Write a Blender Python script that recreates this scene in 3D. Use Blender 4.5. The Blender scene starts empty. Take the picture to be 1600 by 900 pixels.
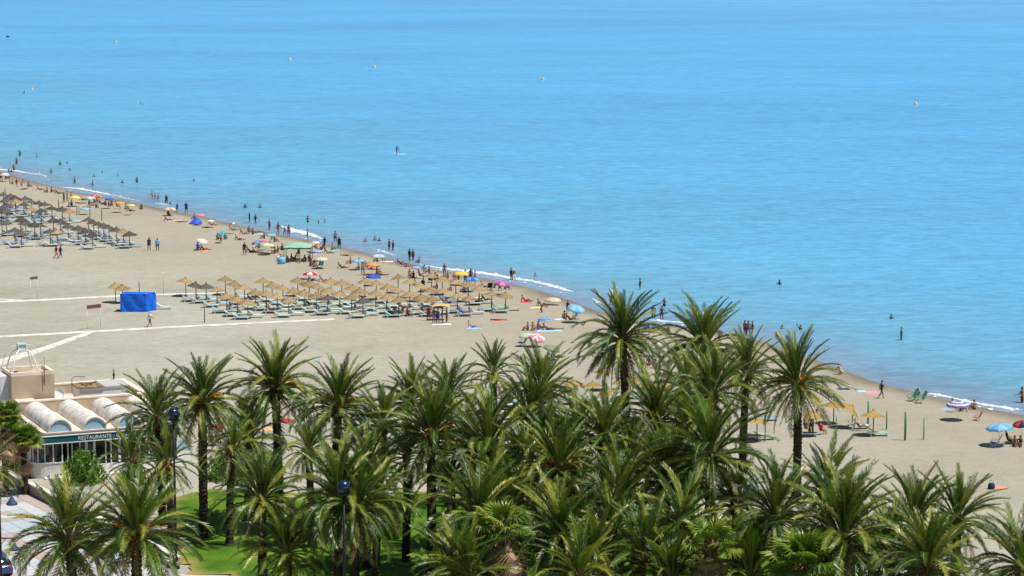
import bpy, bmesh, math, random
from mathutils import Vector, Matrix, noise
R = math.radians
rnd = random.Random(7)
S = bpy.context.scene
COL = S.collection

# ------------------------------------------------------------------ camera
CAM_H = 45.0
F = 4200.0                       # focal length in pixels of a 1600 wide picture
PITCH = math.atan(575.0 / F)
cam = bpy.data.cameras.new('camera')
cam.sensor_width = 36.0
cam.lens = F / 1600.0 * 36.0
cam.clip_start = 1.0
cam.clip_end = 90000.0
camo = bpy.data.objects.new('camera', cam)
camo.location = (0, 0, CAM_H)
camo.rotation_euler = (math.pi / 2 - PITCH, 0, 0)
COL.objects.link(camo)
S.camera = camo

# ------------------------------------------------------------------ light
SUN_EL = R(66)
SUN_AZ = math.atan2(0.95, -0.30)            # measured from +Y towards +X
sun_dir = Vector((math.cos(SUN_EL) * math.sin(SUN_AZ), math.cos(SUN_EL) * math.cos(SUN_AZ), math.sin(SUN_EL)))
wd = bpy.data.worlds.new('World')
S.world = wd
wd.use_nodes = True
nt = wd.node_tree
nt.nodes.clear()
sky = nt.nodes.new('ShaderNodeTexSky')
sky.sky_type = 'NISHITA'
sky.sun_disc = False
sky.sun_elevation = SUN_EL
sky.sun_rotation = SUN_AZ
sky.altitude = 0
sky.air_density = 1.0
sky.dust_density = 0.4
sky.ozone_density = 2.5
bg = nt.nodes.new('ShaderNodeBackground')
bg.inputs['Strength'].default_value = 0.055
wo = nt.nodes.new('ShaderNodeOutputWorld')
nt.links.new(sky.outputs[0], bg.inputs[0])
nt.links.new(bg.outputs[0], wo.inputs[0])
sl = bpy.data.lights.new('sun', 'SUN')
sl.energy = 5.0
sl.angle = R(0.5)
sl.color = (1.0, 0.955, 0.88)
slo = bpy.data.objects.new('sun', sl)
slo.rotation_euler = sun_dir.to_track_quat('Z', 'Y').to_euler()
slo.location = (60, 100, 200)
COL.objects.link(slo)
S.view_settings.view_transform = 'Standard'
S.view_settings.look = 'None'
S.view_settings.exposure = 0.08
S.view_settings.gamma = 1.0
S.view_settings.use_curve_mapping = False
S.cycles.max_bounces = 6
S.cycles.transparent_max_bounces = 4

# ------------------------------------------------------------------ helpers
SP, CP = math.sin(PITCH), math.cos(PITCH)

def G(px, py, z=0.0):
    """the place in the world, at height z, that the photograph shows at (px, py)"""
    x = (px - 800.0) / F
    y = (450.0 - py) / F
    d = Vector((x, CP + y * SP, -SP + y * CP))
    k = (z - CAM_H) / d.z
    return Vector((d.x * k, d.y * k, z))

def zat(p, py):
    """height above the ground point p that shows at picture row py"""
    y = (450.0 - py) / F
    return CAM_H + p.y * (-SP + y * CP) / (CP + y * SP)

SEA_Z = -0.35
shore_px = [(0,268),(18,273),(44,282),(67,288),(95,293.5),(124,302),(155,306.5),(193,313),(222,319.5),(255,327),
    (291,334),(331,341),(357,349),(387,355.5),(416,363),(458,371),(494,378),(531,386),(575,396),(620,408),(662,417),(700,425),
    (737,431),(787,441),(825,449),(862,460),(890,469),(920,481),(945,491),(1000,503),(1055,510),(1120,520),(1182,530),(1260,557),(1333,584),
    (1360,595),(1387,603),(1447,617),(1500,629),(1550,640),(1600,649)]
_sp = [G(x, y, SEA_Z) for x, y in shore_px]
_T = (_sp[-1] - _sp[0]).normalized(); _T.z = 0
_N = Vector((-_T.y, _T.x, 0)); _N = _N if _N.x > 0 else -_N
_O = _sp[0].copy(); _O.z = 0
_uv = sorted((((p - _O).dot(_T)), ((p - _O).dot(_N))) for p in _sp)
_s0 = (_uv[6][1] - _uv[0][1]) / (_uv[6][0] - _uv[0][0])
_s1 = (_uv[-1][1] - _uv[-6][1]) / (_uv[-1][0] - _uv[-6][0])

def vs_raw(u):
    if u <= _uv[0][0]:
        return _uv[0][1] + _s0 * (u - _uv[0][0])
    if u >= _uv[-1][0]:
        return _uv[-1][1] + _s1 * (u - _uv[-1][0])
    for (a, b), (c, d) in zip(_uv, _uv[1:]):
        if u <= c:
            return b + (d - b) * (u - a) / (c - a)

def vs(u):
    return (vs_raw(u - 2) + vs_raw(u) * 2 + vs_raw(u + 2)) / 4

def shore_d(p):
    q = Vector((p.x, p.y, 0)) - _O
    return q.dot(_N) - vs(q.dot(_T))

def gz_d(d):
    if d < -7: return 0.0
    if d < 0:
        t = (d + 7) / 7
        return SEA_Z * (t * t * (3 - 2 * t) * 0.5 + t * 0.5)
    return SEA_Z - 0.09 * d if d < 25 else SEA_Z - 2.25 - 0.02 * (d - 25)

def on(px, py):
    """point on the beach that shows at (px, py)"""
    z = 0.0
    for _ in range(4):
        p = G(px, py, z)
        z = max(gz_d(shore_d(p)), SEA_Z - 3)
    return p

def tag(o, label=None, cat=None, group=None, kind=None):
    if label: o['label'] = label
    if cat: o['category'] = cat
    if group: o['group'] = group
    if kind: o['kind'] = kind
    return o

def empty(name, loc=(0, 0, 0), rz=0.0, parent=None):
    o = bpy.data.objects.new(name, None)
    o.location = loc
    o.rotation_euler = (0, 0, rz)
    o.empty_display_size = 0.2
    COL.objects.link(o)
    if parent: o.parent = parent
    return o

class MB:
    def __init__(s):
        s.v = []; s.f = []; s.m = []; s.sm = []
    def face(s, pts, m=0, smooth=False):
        n = len(s.v)
        s.v += [tuple(p) for p in pts]
        s.f.append(tuple(range(n, n + len(pts)))); s.m.append(m); s.sm.append(smooth)
    def box(s, c, d, m=0, rz=0.0, mat=None):
        hx, hy, hz = d[0] / 2, d[1] / 2, d[2] / 2
        n = len(s.v)
        ca, sa = math.cos(rz), math.sin(rz)
        for z in (-hz, hz):
            for x, y in ((-hx, -hy), (hx, -hy), (hx, hy), (-hx, hy)):
                p = Vector((x * ca - y * sa, x * sa + y * ca, z))
                if mat: p = mat @ p
                s.v.append((p.x + c[0], p.y + c[1], p.z + c[2]))
        for f in ((0, 3, 2, 1), (4, 5, 6, 7), (0, 1, 5, 4), (1, 2, 6, 5), (2, 3, 7, 6), (3, 0, 4, 7)):
            s.f.append(tuple(n + i for i in f)); s.m.append(m); s.sm.append(False)
    def beam(s, a, b, w, h, m=0):
        a = Vector(a); b = Vector(b); d = (b - a)
        q = d.to_track_quat('X', 'Z').to_matrix()
        c = (a + b) / 2
        s.box(c, (d.length, w, h), m, 0, q)
    def tube(s, pts, rad, seg=8, m=0, cap=True, smooth=True):
        pts = [Vector(p) for p in pts]
        if not hasattr(rad, '__len__'): rad = [rad] * len(pts)
        n = len(s.v)
        ref = None
        for i, p in enumerate(pts):
            d = (pts[min(i + 1, len(pts) - 1)] - pts[max(i - 1, 0)]).normalized()
            if ref is None:
                ref = Vector((1, 0, 0)) if abs(d.x) < 0.9 else Vector((0, 1, 0))
            a = (ref - d * ref.dot(d)).normalized(); ref = a
            b = d.cross(a)
            for k in range(seg):
                t = 2 * math.pi * k / seg
                q = p + (a * math.cos(t) + b * math.sin(t)) * rad[i]
                s.v.append(tuple(q))
        for i in range(len(pts) - 1):
            for k in range(seg):
                k2 = (k + 1) % seg
                s.f.append((n + i * seg + k, n + i * seg + k2, n + (i + 1) * seg + k2, n + (i + 1) * seg + k)); s.m.append(m); s.sm.append(smooth)
        if cap:
            s.f.append(tuple(n + k for k in range(seg))[::-1]); s.m.append(m); s.sm.append(False)
            e = n + (len(pts) - 1) * seg
            s.f.append(tuple(e + k for k in range(seg))); s.m.append(m); s.sm.append(False)
    def lathe(s, prof, seg=12, c=(0, 0, 0), m=0, smooth=True):
        n = len(s.v)
        for r, z in prof:
            for k in range(seg):
                t = 2 * math.pi * k / seg
                s.v.append((c[0] + r * math.cos(t), c[1] + r * math.sin(t), c[2] + z))
        for i in range(len(prof) - 1):
            for k in range(seg):
                k2 = (k + 1) % seg
                s.f.append((n + i * seg + k, n + i * seg + k2, n + (i + 1) * seg + k2, n + (i + 1) * seg + k)); s.m.append(m); s.sm.append(smooth)
    def prism(s, poly, z0, z1, m=0):
        n = len(s.v); k = len(poly)
        s.v += [(p[0], p[1], z0) for p in poly] + [(p[0], p[1], z1) for p in poly]
        s.f.append(tuple(range(n, n + k))[::-1]); s.f.append(tuple(range(n + k, n + 2 * k)))
        s.m += [m, m]; s.sm += [False, False]
        for i in range(k):
            j = (i + 1) % k
            s.f.append((n + i, n + j, n + k + j, n + k + i)); s.m.append(m); s.sm.append(False)
    def mesh(s, name, mats):
        me = bpy.data.meshes.new(name)
        me.from_pydata(s.v, [], s.f)
        if not isinstance(mats, (list, tuple)): mats = [mats]
        for m in mats: me.materials.append(m)
        me.polygons.foreach_set('material_index', s.m)
        me.polygons.foreach_set('use_smooth', s.sm)
        me.update()
        return me
    def build(s, name, mats, parent=None, loc=None):
        return ob(name, s.mesh(name, mats), parent, loc)

def ob(name, me, parent=None, loc=None):
    o = bpy.data.objects.new(name, me)
    COL.objects.link(o)
    if parent: o.parent = parent
    if loc is not None: o.location = loc
    return o

def copy_tree(o, parent=None):
    c = o.copy()
    COL.objects.link(c)
    c.parent = parent
    for ch in list(o.children):
        copy_tree(ch, c)
    return c

def setmat(o, m, i=0):
    o.material_slots[i].link = 'OBJECT'
    o.material_slots[i].material = m

def child(o, name):
    for c in o.children:
        if c.name.split('.')[0] == name: return c

ORD = ['first', 'second', 'third', 'fourth', 'fifth', 'sixth', 'seventh', 'eighth', 'ninth', 'tenth', 'eleventh', 'twelfth',
       'thirteenth', 'fourteenth', 'fifteenth', 'sixteenth', 'seventeenth', 'eighteenth', 'nineteenth', 'twentieth']

# ------------------------------------------------------------------ materials
def nodes(name):
    m = bpy.data.materials.new(name)
    m.use_nodes = True
    t = m.node_tree
    b = t.nodes['Principled BSDF']
    return m, t, b

def N(t, typ, **kw):
    n = t.nodes.new(typ)
    for k, v in kw.items():
        if hasattr(n, k): setattr(n, k, v)
        else: n.inputs[k].default_value = v
    return n

def ramp(t, stops, interp='LINEAR'):
    n = t.nodes.new('ShaderNodeValToRGB')
    n.color_ramp.interpolation = interp
    e = n.color_ramp.elements
    while len(e) < len(stops): e.new(0.5)
    for el, (p, c) in zip(e, stops):
        el.position = p
        el.color = (c[0], c[1], c[2], 1)
    return n

def rough_mat(name, c1, c2, scale=3.0, rough=0.8, bump=0.0, bscale=20.0, spec=0.3, detail=4.0, vary=0.0):
    """a two-tone noise material; vary shifts the brightness a little from object to object"""
    m, t, b = nodes(name)
    tc = N(t, 'ShaderNodeTexCoord')
    nz = N(t, 'ShaderNodeTexNoise', Scale=scale, Detail=detail)
    t.links.new(tc.outputs['Object'], nz.inputs['Vector'])
    rp = ramp(t, [(0.32, c1), (0.68, c2)])
    t.links.new(nz.outputs['Fac'], rp.inputs[0])
    out = rp.outputs[0]
    if vary:
        oi = N(t, 'ShaderNodeObjectInfo')
        mr = N(t, 'ShaderNodeMapRange'); mr.inputs[3].default_value = 1 - vary; mr.inputs[4].default_value = 1 + vary
        t.links.new(oi.outputs['Random'], mr.inputs[0])
        hs = N(t, 'ShaderNodeHueSaturation')
        t.links.new(mr.outputs[0], hs.inputs['Value'])
        t.links.new(out, hs.inputs['Color'])
        out = hs.outputs[0]
    t.links.new(out, b.inputs['Base Color'])
    b.inputs['Roughness'].default_value = rough
    b.inputs['Specular IOR Level'].default_value = spec
    if bump:
        n2 = N(t, 'ShaderNodeTexNoise', Scale=bscale, Detail=3.0)
        t.links.new(tc.outputs['Object'], n2.inputs['Vector'])
        bp = N(t, 'ShaderNodeBump', Strength=bump, Distance=0.05)
        t.links.new(n2.outputs['Fac'], bp.inputs['Height'])
        t.links.new(bp.outputs[0], b.inputs['Normal'])
    return m

def plain(name, c, rough=0.6, spec=0.4, metal=0.0, transl=0.0):
    """near-uniform material with a slight mottling"""
    k = 0.90
    m = rough_mat(name, (c[0] * k, c[1] * k, c[2] * k), (min(c[0] * 1.08, 1), min(c[1] * 1.08, 1), min(c[2] * 1.08, 1)), 6.0, rough, spec=spec)
    m.node_tree.nodes['Principled BSDF'].inputs['Metallic'].default_value = metal
    if transl:
        t = m.node_tree
        b = t.nodes['Principled BSDF']; o = t.nodes['Material Output']
        tr = N(t, 'ShaderNodeBsdfTranslucent')
        tr.inputs[0].default_value = (c[0], c[1], c[2], 1)
        mx = N(t, 'ShaderNodeMixShader'); mx.inputs[0].default_value = transl
        t.links.new(b.outputs[0], mx.inputs[1]); t.links.new(tr.outputs[0], mx.inputs[2])
        t.links.new(mx.outputs[0], o.inputs[0])
    return m

_cache = {}
def paint(c, rough=0.55, transl=0.0):
    key = (tuple(c), rough, transl)
    if key not in _cache: _cache[key] = plain('colour', c, rough, transl=transl)
    return _cache[key]

C = dict(white=(.80,.80,.78), cream=(.78,.70,.54), yellow=(.85,.66,.10), lemon=(.80,.80,.25), red=(.65,.05,.06), blue=(.05,.17,.68), sky=(.18,.50,.82),
         light=(.36,.64,.86), turq=(.10,.60,.68), pink=(.85,.28,.42), orange=(.88,.38,.12), purple=(.34,.12,.52), lilac=(.42,.44,.82), green=(.10,.40,.20),
         mint=(.45,.74,.58), lime=(.62,.80,.35), navy=(.02,.03,.11), black=(.015,.015,.018), maroon=(.20,.02,.06), teal=(.04,.30,.30), grey=(.25,.25,.27),
         brown=(.14,.07,.04), olive=(.28,.36,.22), violet=(.25,.22,.62), tan=(.5,.36,.2), coral=(.85,.30,.20), magenta=(.62,.04,.20), royal=(.03,.10,.60))

def frond_mat(name, ca, cb, cc, transl=0.28, rough=0.42):
    m, t, b = nodes(name)
    oi = N(t, 'ShaderNodeObjectInfo')
    rp = ramp(t, [(0.0, ca), (0.55, cb), (1.0, cc)])
    t.links.new(oi.outputs['Random'], rp.inputs[0])
    tc = N(t, 'ShaderNodeTexCoord')
    nz = N(t, 'ShaderNodeTexNoise', Scale=2.2, Detail=3.0)
    t.links.new(tc.outputs['Object'], nz.inputs['Vector'])
    mr = N(t, 'ShaderNodeMapRange'); mr.inputs[1].default_value = .3; mr.inputs[2].default_value = .7; mr.inputs[3].default_value = .7; mr.inputs[4].default_value = 1.35
    t.links.new(nz.outputs['Fac'], mr.inputs[0])
    hs = N(t, 'ShaderNodeHueSaturation')
    t.links.new(mr.outputs[0], hs.inputs['Value'])
    t.links.new(rp.outputs[0], hs.inputs['Color'])
    t.links.new(hs.outputs[0], b.inputs['Base Color'])
    b.inputs['Roughness'].default_value = rough
    b.inputs['Specular IOR Level'].default_value = 0.55
    tr = N(t, 'ShaderNodeBsdfTranslucent')
    t.links.new(hs.outputs[0], tr.inputs[0])
    mx = N(t, 'ShaderNodeMixShader'); mx.inputs[0].default_value = transl
    o = t.nodes['Material Output']
    t.links.new(b.outputs[0], mx.inputs[1]); t.links.new(tr.outputs[0], mx.inputs[2]); t.links.new(mx.outputs[0], o.inputs[0])
    return m

M = {}
M['frond'] = frond_mat('palm_frond', (.022, .064, .004), (.082, .165, .009), (.33, .345, .045), .22, .38)  # random leaf tones, widened to paint in crown shade and sunlit highlights
M['frond_old'] = frond_mat('old_palm_frond', (.10, .115, .03), (.19, .18, .06), (.26, .19, .085), 0.2, 0.5)
M['dead'] = frond_mat('dead_leaf', (.22, .125, .07), (.36, .22, .13), (.44, .31, .19), 0.1, 0.75)
M['rachis'] = rough_mat('rachis', (.17, .17, .06), (.26, .23, .09), 3, 0.45, vary=.2)
M['fan'] = frond_mat('fan_leaf', (.09, .16, .015), (.17, .26, .025), (.32, .36, .05), 0.35, 0.4)
M['shrub_leaf'] = frond_mat('shrub_leaf', (.09, .20, .015), (.13, .26, .02), (.18, .30, .03), 0.35, 0.35)
M['trunk'] = rough_mat('palm_trunk', (.016, .012, .011), (.065, .047, .036), 7, 0.95, 0.8, 14)
M['boot'] = rough_mat('leaf_boot', (.12, .06, .025), (.30, .17, .07), 5, 0.85, 0.5, 20)
M['fruit'] = rough_mat('fruit_stalk', (.48, .19, .03), (.62, .29, .06), 6, 0.6)
M['thatch'] = rough_mat('thatch', (.30, .21, .10), (.48, .36, .19), 9, 0.95, 0.5, 30, vary=.16)
M['thatch_yellow'] = rough_mat('thatch_yellow', (.34, .23, .075), (.48, .35, .13), 9, 0.95, 0.5, 30, vary=.12)
M['thatch_grey'] = rough_mat('thatch_grey', (.065, .058, .056), (.17, .15, .14), 9, 0.95, 0.5, 30, vary=.2)
M['pole_teal'] = plain('pole_teal', (.10, .22, .20), 0.6)
M['pole_wood'] = plain('pole_wood', (.10, .10, .12), 0.8)
M['pole_green'] = plain('pole_green', (.08, .22, .09), 0.6)
M['white_plastic'] = plain('white_plastic', (.80, .82, .82), 0.35)
M['sling_pale'] = plain('sling_pale', (.52, .76, .71), 0.6)
M['sling_green'] = plain('sling_green', (.22, .52, .40), 0.6)
M['sling_blue'] = plain('sling_blue', (.08, .25, .50), 0.6)
M['sling_sky'] = plain('sling_sky', (.40, .62, .76), 0.6)
M['steel'] = plain('steel', (.5, .5, .52), 0.35, metal=0.8)
M['black_iron'] = plain('black_iron', (.012, .013, .016), 0.4)
M['lamp_blue'] = plain('lamp_blue', (.008, .018, .06), 0.28, 0.5)
M['white_wall'] = rough_mat('white_wall', (.66, .67, .69), (.80, .80, .80), 0.9, 0.8, 0.1, 12)
M['beige_wall'] = rough_mat('beige_wall', (.42, .335, .235), (.52, .425, .31), 0.7, 0.9, 0.15, 10)
M['cream_cap'] = rough_mat('cream_cap', (.68, .58, .46), (.80, .71, .58), 1.2, 0.85)
M['vault'] = rough_mat('vault_render', (.52, .49, .43), (.84, .82, .78), 1.4, 0.8, 0.04, 8, detail=8)
M['roof_felt'] = rough_mat('roof_felt', (.56, .48, .40), (.74, .67, .58), 1.4, 0.9, 0.2, 15)
M['moss'] = rough_mat('mossy_roof', (.09, .075, .03), (.42, .30, .16), 2.2, 0.95, 0.4, 20)
M['grey_sheet'] = rough_mat('grey_sheet', (.42, .43, .45), (.52, .53, .55), 2, 0.6)
M['sign_teal'] = plain('sign_teal', (.012, .10, .125), 0.45)
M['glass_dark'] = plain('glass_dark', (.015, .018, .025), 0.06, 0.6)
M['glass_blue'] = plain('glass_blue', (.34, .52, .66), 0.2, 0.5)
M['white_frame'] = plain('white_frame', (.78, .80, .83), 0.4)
M['interior_shade'] = plain('interior_shade', (.03, .028, .03), 0.9)  # near-black colour standing in for the shade of the unlit interior
M['stone'] = rough_mat('rough_stone', (.26, .20, .16), (.46, .38, .32), 4, 0.95, 0.8, 9)
M['coping'] = rough_mat('coping', (.66, .60, .53), (.80, .76, .70), 2, 0.85)
M['board'] = rough_mat('board', (.48, .45, .38), (.80, .77, .72), .8, 0.85)
# ------------------------------------------------------------------ beach and sea
def strip_mesh(name, us, ds, zf, mat):
    vs_, fs, sd = [], [], []
    for u in us:
        b = vs(u)
        for d in ds:
            p = _O + _T * u + _N * (b + d)
            vs_.append((p.x, p.y, zf(d, p)))
            sd.append(d)
    nd = len(ds)
    for i in range(len(us) - 1):
        for j in range(nd - 1):
            a = i * nd + j
            fs.append((a, a + nd, a + nd + 1, a + 1))
    me = bpy.data.meshes.new(name)
    me.from_pydata(vs_, [], fs)
    at = me.attributes.new('shore', 'FLOAT', 'POINT')
    at.data.foreach_set('value', sd)
    me.materials.append(mat)
    me.polygons.foreach_set('use_smooth', [True] * len(fs))
    me.update()
    if me.polygons[0].normal.z < 0: me.flip_normals()
    return ob(name, me)

us = [-30000, -8000, -3000, -1200, -600, -350, -200] + [-120 + 2.5 * i for i in range(181)] + [400, 600, 1200, 3000, 8000, 30000]

m, t, b = nodes('beach_sand')
geo = N(t, 'ShaderNodeNewGeometry')
nA = N(t, 'ShaderNodeTexNoise', Scale=0.045, Detail=5.0)
nB = N(t, 'ShaderNodeTexNoise', Scale=0.9, Detail=6.0, Roughness=0.7)
nC = N(t, 'ShaderNodeTexNoise', Scale=2.6, Detail=5.0, Roughness=0.75)
for n_ in (nA, nB, nC): t.links.new(geo.outputs['Position'], n_.inputs['Vector'])
r1 = ramp(t, [(0.3, (.345, .335, .268)), (0.5, (.41, .395, .322)), (0.7, (.45, .434, .362))])
nD = N(t, 'ShaderNodeTexNoise', Scale=0.22, Detail=5.0, Roughness=0.65)
t.links.new(geo.outputs['Position'], nD.inputs['Vector'])
r3 = ramp(t, [(0.38, (.92, .915, .91)), (0.58, (1.02, 1.02, 1.02))])
t.links.new(nD.outputs['Fac'], r3.inputs[0])
mx0 = N(t, 'ShaderNodeMix', data_type='RGBA', blend_type='MULTIPLY'); mx0.inputs[0].default_value = 0.8
t.links.new(r1.outputs[0], mx0.inputs[6]); t.links.new(r3.outputs[0], mx0.inputs[7])
t.links.new(nA.outputs['Fac'], r1.inputs[0])
r2 = ramp(t, [(0.34, (.74, .735, .73)), (0.62, (1.05, 1.05, 1.05))])
t.links.new(nB.outputs['Fac'], r2.inputs[0])
mx = N(t, 'ShaderNodeMix', data_type='RGBA', blend_type='MULTIPLY'); mx.inputs[0].default_value = 0.6
t.links.new(mx0.outputs[2], mx.inputs[6]); t.links.new(r2.outputs[0], mx.inputs[7])
at = N(t, 'ShaderNodeAttribute', attribute_name='shore')
nW = N(t, 'ShaderNodeTexNoise', Scale=0.12, Detail=3.0)
t.links.new(geo.outputs['Position'], nW.inputs['Vector'])
ad = N(t, 'ShaderNodeMath', operation='MULTIPLY_ADD'); ad.inputs[1].default_value = 5.0; 
t.links.new(nW.outputs['Fac'], ad.inputs[0]); t.links.new(at.outputs['Fac'], ad.inputs[2])
wet = N(t, 'ShaderNodeMapRange'); wet.inputs[1].default_value = -1.4; wet.inputs[2].default_value = 2.6
t.links.new(ad.outputs[0], wet.inputs[0])
damp = N(t, 'ShaderNodeMapRange'); damp.inputs[1].default_value = -34; damp.inputs[2].default_value = 0; damp.inputs[4].default_value = .55
ad2 = N(t, 'ShaderNodeMath', operation='MULTIPLY_ADD'); ad2.inputs[1].default_value = 22.0
t.links.new(nA.outputs['Fac'], ad2.inputs[0]); t.links.new(at.outputs['Fac'], ad2.inputs[2]); t.links.new(ad2.outputs[0], damp.inputs[0])
md = N(t, 'ShaderNodeMix', data_type='RGBA'); t.links.new(damp.outputs[0], md.inputs[0]); t.links.new(mx.outputs[2], md.inputs[6]); md.inputs[7].default_value = (.335, .295, .22, 1)
mw = N(t, 'ShaderNodeMix', data_type='RGBA')
t.links.new(wet.outputs[0], mw.inputs[0]); t.links.new(md.outputs[2], mw.inputs[6])
mw.inputs[7].default_value = (.20, .165, .125, 1)
t.links.new(mw.outputs[2], b.inputs['Base Color'])
rr = N(t, 'ShaderNodeMapRange'); rr.inputs[1].default_value = 0; rr.inputs[2].default_value = 1; rr.inputs[3].default_value = .95; rr.inputs[4].default_value = .45
t.links.new(wet.outputs[0], rr.inputs[0]); t.links.new(rr.outputs[0], b.inputs['Roughness'])
b.inputs['Specular IOR Level'].default_value = 0.25
bp = N(t, 'ShaderNodeBump', Strength=0.75, Distance=0.16)
t.links.new(nC.outputs['Fac'], bp.inputs['Height']); t.links.new(bp.outputs[0], b.inputs['Normal'])
M['sand'] = m

m, t, b = nodes('sea_water')
geo = N(t, 'ShaderNodeNewGeometry')
at = N(t, 'ShaderNodeAttribute', attribute_name='shore')
nS = N(t, 'ShaderNodeTexNoise', Scale=0.03, Detail=4.0)
t.links.new(geo.outputs['Position'], nS.inputs['Vector'])
ad = N(t, 'ShaderNodeMath', operation='MULTIPLY_ADD'); ad.inputs[1].default_value = 10.0
t.links.new(nS.outputs['Fac'], ad.inputs[0]); t.links.new(at.outputs['Fac'], ad.inputs[2])
mr = N(t, 'ShaderNodeMapRange'); mr.inputs[1].default_value = 0; mr.inputs[2].default_value = 900.0
t.links.new(ad.outputs[0], mr.inputs[0])
SEA_RAMP = [(0.0, (.25, .27, .33)), (0.008, (.19, .32, .47)), (0.02, (.135, .40, .59)), (0.055, (.11, .42, .71)), (0.2, (.092, .415, .785)), (0.5, (.092, .425, .83)), (1.0, (.135, .48, .90))]  # shore end holds painted sky reflection, far paling the lens and polarised light
rp = ramp(t, SEA_RAMP)
t.links.new(mr.outputs[0], rp.inputs[0])
# slow drifting patches of slightly lighter and darker water, long across the view
mp = N(t, 'ShaderNodeMapping'); mp.inputs['Scale'].default_value = (0.0045, 0.011, 1); mp.inputs['Rotation'].default_value = (0, 0, R(12))
t.links.new(geo.outputs['Position'], mp.inputs[0])
nP = N(t, 'ShaderNodeTexNoise', Scale=1.0, Detail=6.0, Roughness=0.6)
t.links.new(mp.outputs[0], nP.inputs['Vector'])
mp2 = N(t, 'ShaderNodeMapping'); mp2.inputs['Scale'].default_value = (0.22, 0.42, 1); mp2.inputs['Rotation'].default_value = (0, 0, R(-14))
t.links.new(geo.outputs['Position'], mp2.inputs[0])
nQ = N(t, 'ShaderNodeTexNoise', Scale=1.0, Detail=5.0, Roughness=0.65)  # this and the finer noise paint ripple light and dark into the colour
t.links.new(mp2.outputs[0], nQ.inputs['Vector'])
mp3 = N(t, 'ShaderNodeMapping'); mp3.inputs['Scale'].default_value = (0.035, 0.075, 1); mp3.inputs['Rotation'].default_value = (0, 0, R(-8))
t.links.new(geo.outputs['Position'], mp3.inputs[0])
nM = N(t, 'ShaderNodeTexNoise', Scale=1.0, Detail=6.0, Roughness=0.7)
t.links.new(mp3.outputs[0], nM.inputs['Vector'])
sm0 = N(t, 'ShaderNodeMath', operation='MULTIPLY_ADD'); sm0.inputs[1].default_value = 0.7
t.links.new(nM.outputs['Fac'], sm0.inputs[0]); t.links.new(nP.outputs['Fac'], sm0.inputs[2])
sm_ = N(t, 'ShaderNodeMath', operation='MULTIPLY_ADD'); sm_.inputs[1].default_value = 1.3
t.links.new(nQ.outputs['Fac'], sm_.inputs[0]); t.links.new(sm0.outputs[0], sm_.inputs[2])
mp4 = N(t, 'ShaderNodeMapping'); mp4.inputs['Scale'].default_value = (0.55, 0.62, 1); mp4.inputs['Rotation'].default_value = (0, 0, R(-25))
t.links.new(geo.outputs['Position'], mp4.inputs[0])
nR = N(t, 'ShaderNodeTexNoise', Scale=1.0, Detail=3.0, Roughness=0.6)
t.links.new(mp4.outputs[0], nR.inputs['Vector'])
sm1 = N(t, 'ShaderNodeMath', operation='MULTIPLY_ADD'); sm1.inputs[1].default_value = 1.2
t.links.new(nR.outputs['Fac'], sm1.inputs[0]); t.links.new(sm_.outputs[0], sm1.inputs[2])
sm_ = sm1
v = N(t, 'ShaderNodeMapRange'); v.inputs[1].default_value = 1.6; v.inputs[2].default_value = 2.6; v.inputs[3].default_value = .75; v.inputs[4].default_value = 1.22
t.links.new(sm_.outputs[0], v.inputs[0])
hs = N(t, 'ShaderNodeHueSaturation')
t.links.new(v.outputs[0], hs.inputs['Value']); t.links.new(rp.outputs[0], hs.inputs['Color'])
t.links.new(hs.outputs[0], b.inputs['Base Color'])
b.inputs['Roughness'].default_value = 0.22
b.inputs['IOR'].default_value = 1.33
wv = N(t, 'ShaderNodeMapping'); wv.inputs['Scale'].default_value = (0.55, 1.0, 1); wv.inputs['Rotation'].default_value = (0, 0, R(-20))
t.links.new(geo.outputs['Position'], wv.inputs[0])
n1 = N(t, 'ShaderNodeTexNoise', Scale=0.75, Detail=5.0, Roughness=0.62)
t.links.new(wv.outputs[0], n1.inputs['Vector'])
bp = N(t, 'ShaderNodeBump', Strength=0.75, Distance=0.55)
t.links.new(n1.outputs['Fac'], bp.inputs['Height']); t.links.new(bp.outputs[0], b.inputs['Normal'])
M['sea'] = m

sand = strip_mesh('beach_sand', us, [-30000, -6000, -1500, -400, -200, -120, -80, -50, -30, -20, -14, -10, -7, -6, -5, -4, -3, -2, -1, 0, 1, 2, 4, 8, 16, 25, 60],
                  lambda d, p: gz_d(d) if d > -200 else 0.0, M['sand'])
tag(sand, 'pale grey-beige beach sand sloping down to the sea', kind='structure')
sea = strip_mesh('sea_water', us, [-1.5, -.5, 0, .5, 1, 2, 3, 4, 6, 8, 10, 13, 16, 20, 26, 34, 45, 60, 80, 110, 160, 250, 400, 700, 1500, 4000, 12000, 40000],
                 lambda d, p: SEA_Z, M['sea'])
tag(sea, 'calm bright blue sea turning turquoise near the shore', kind='structure')

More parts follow.
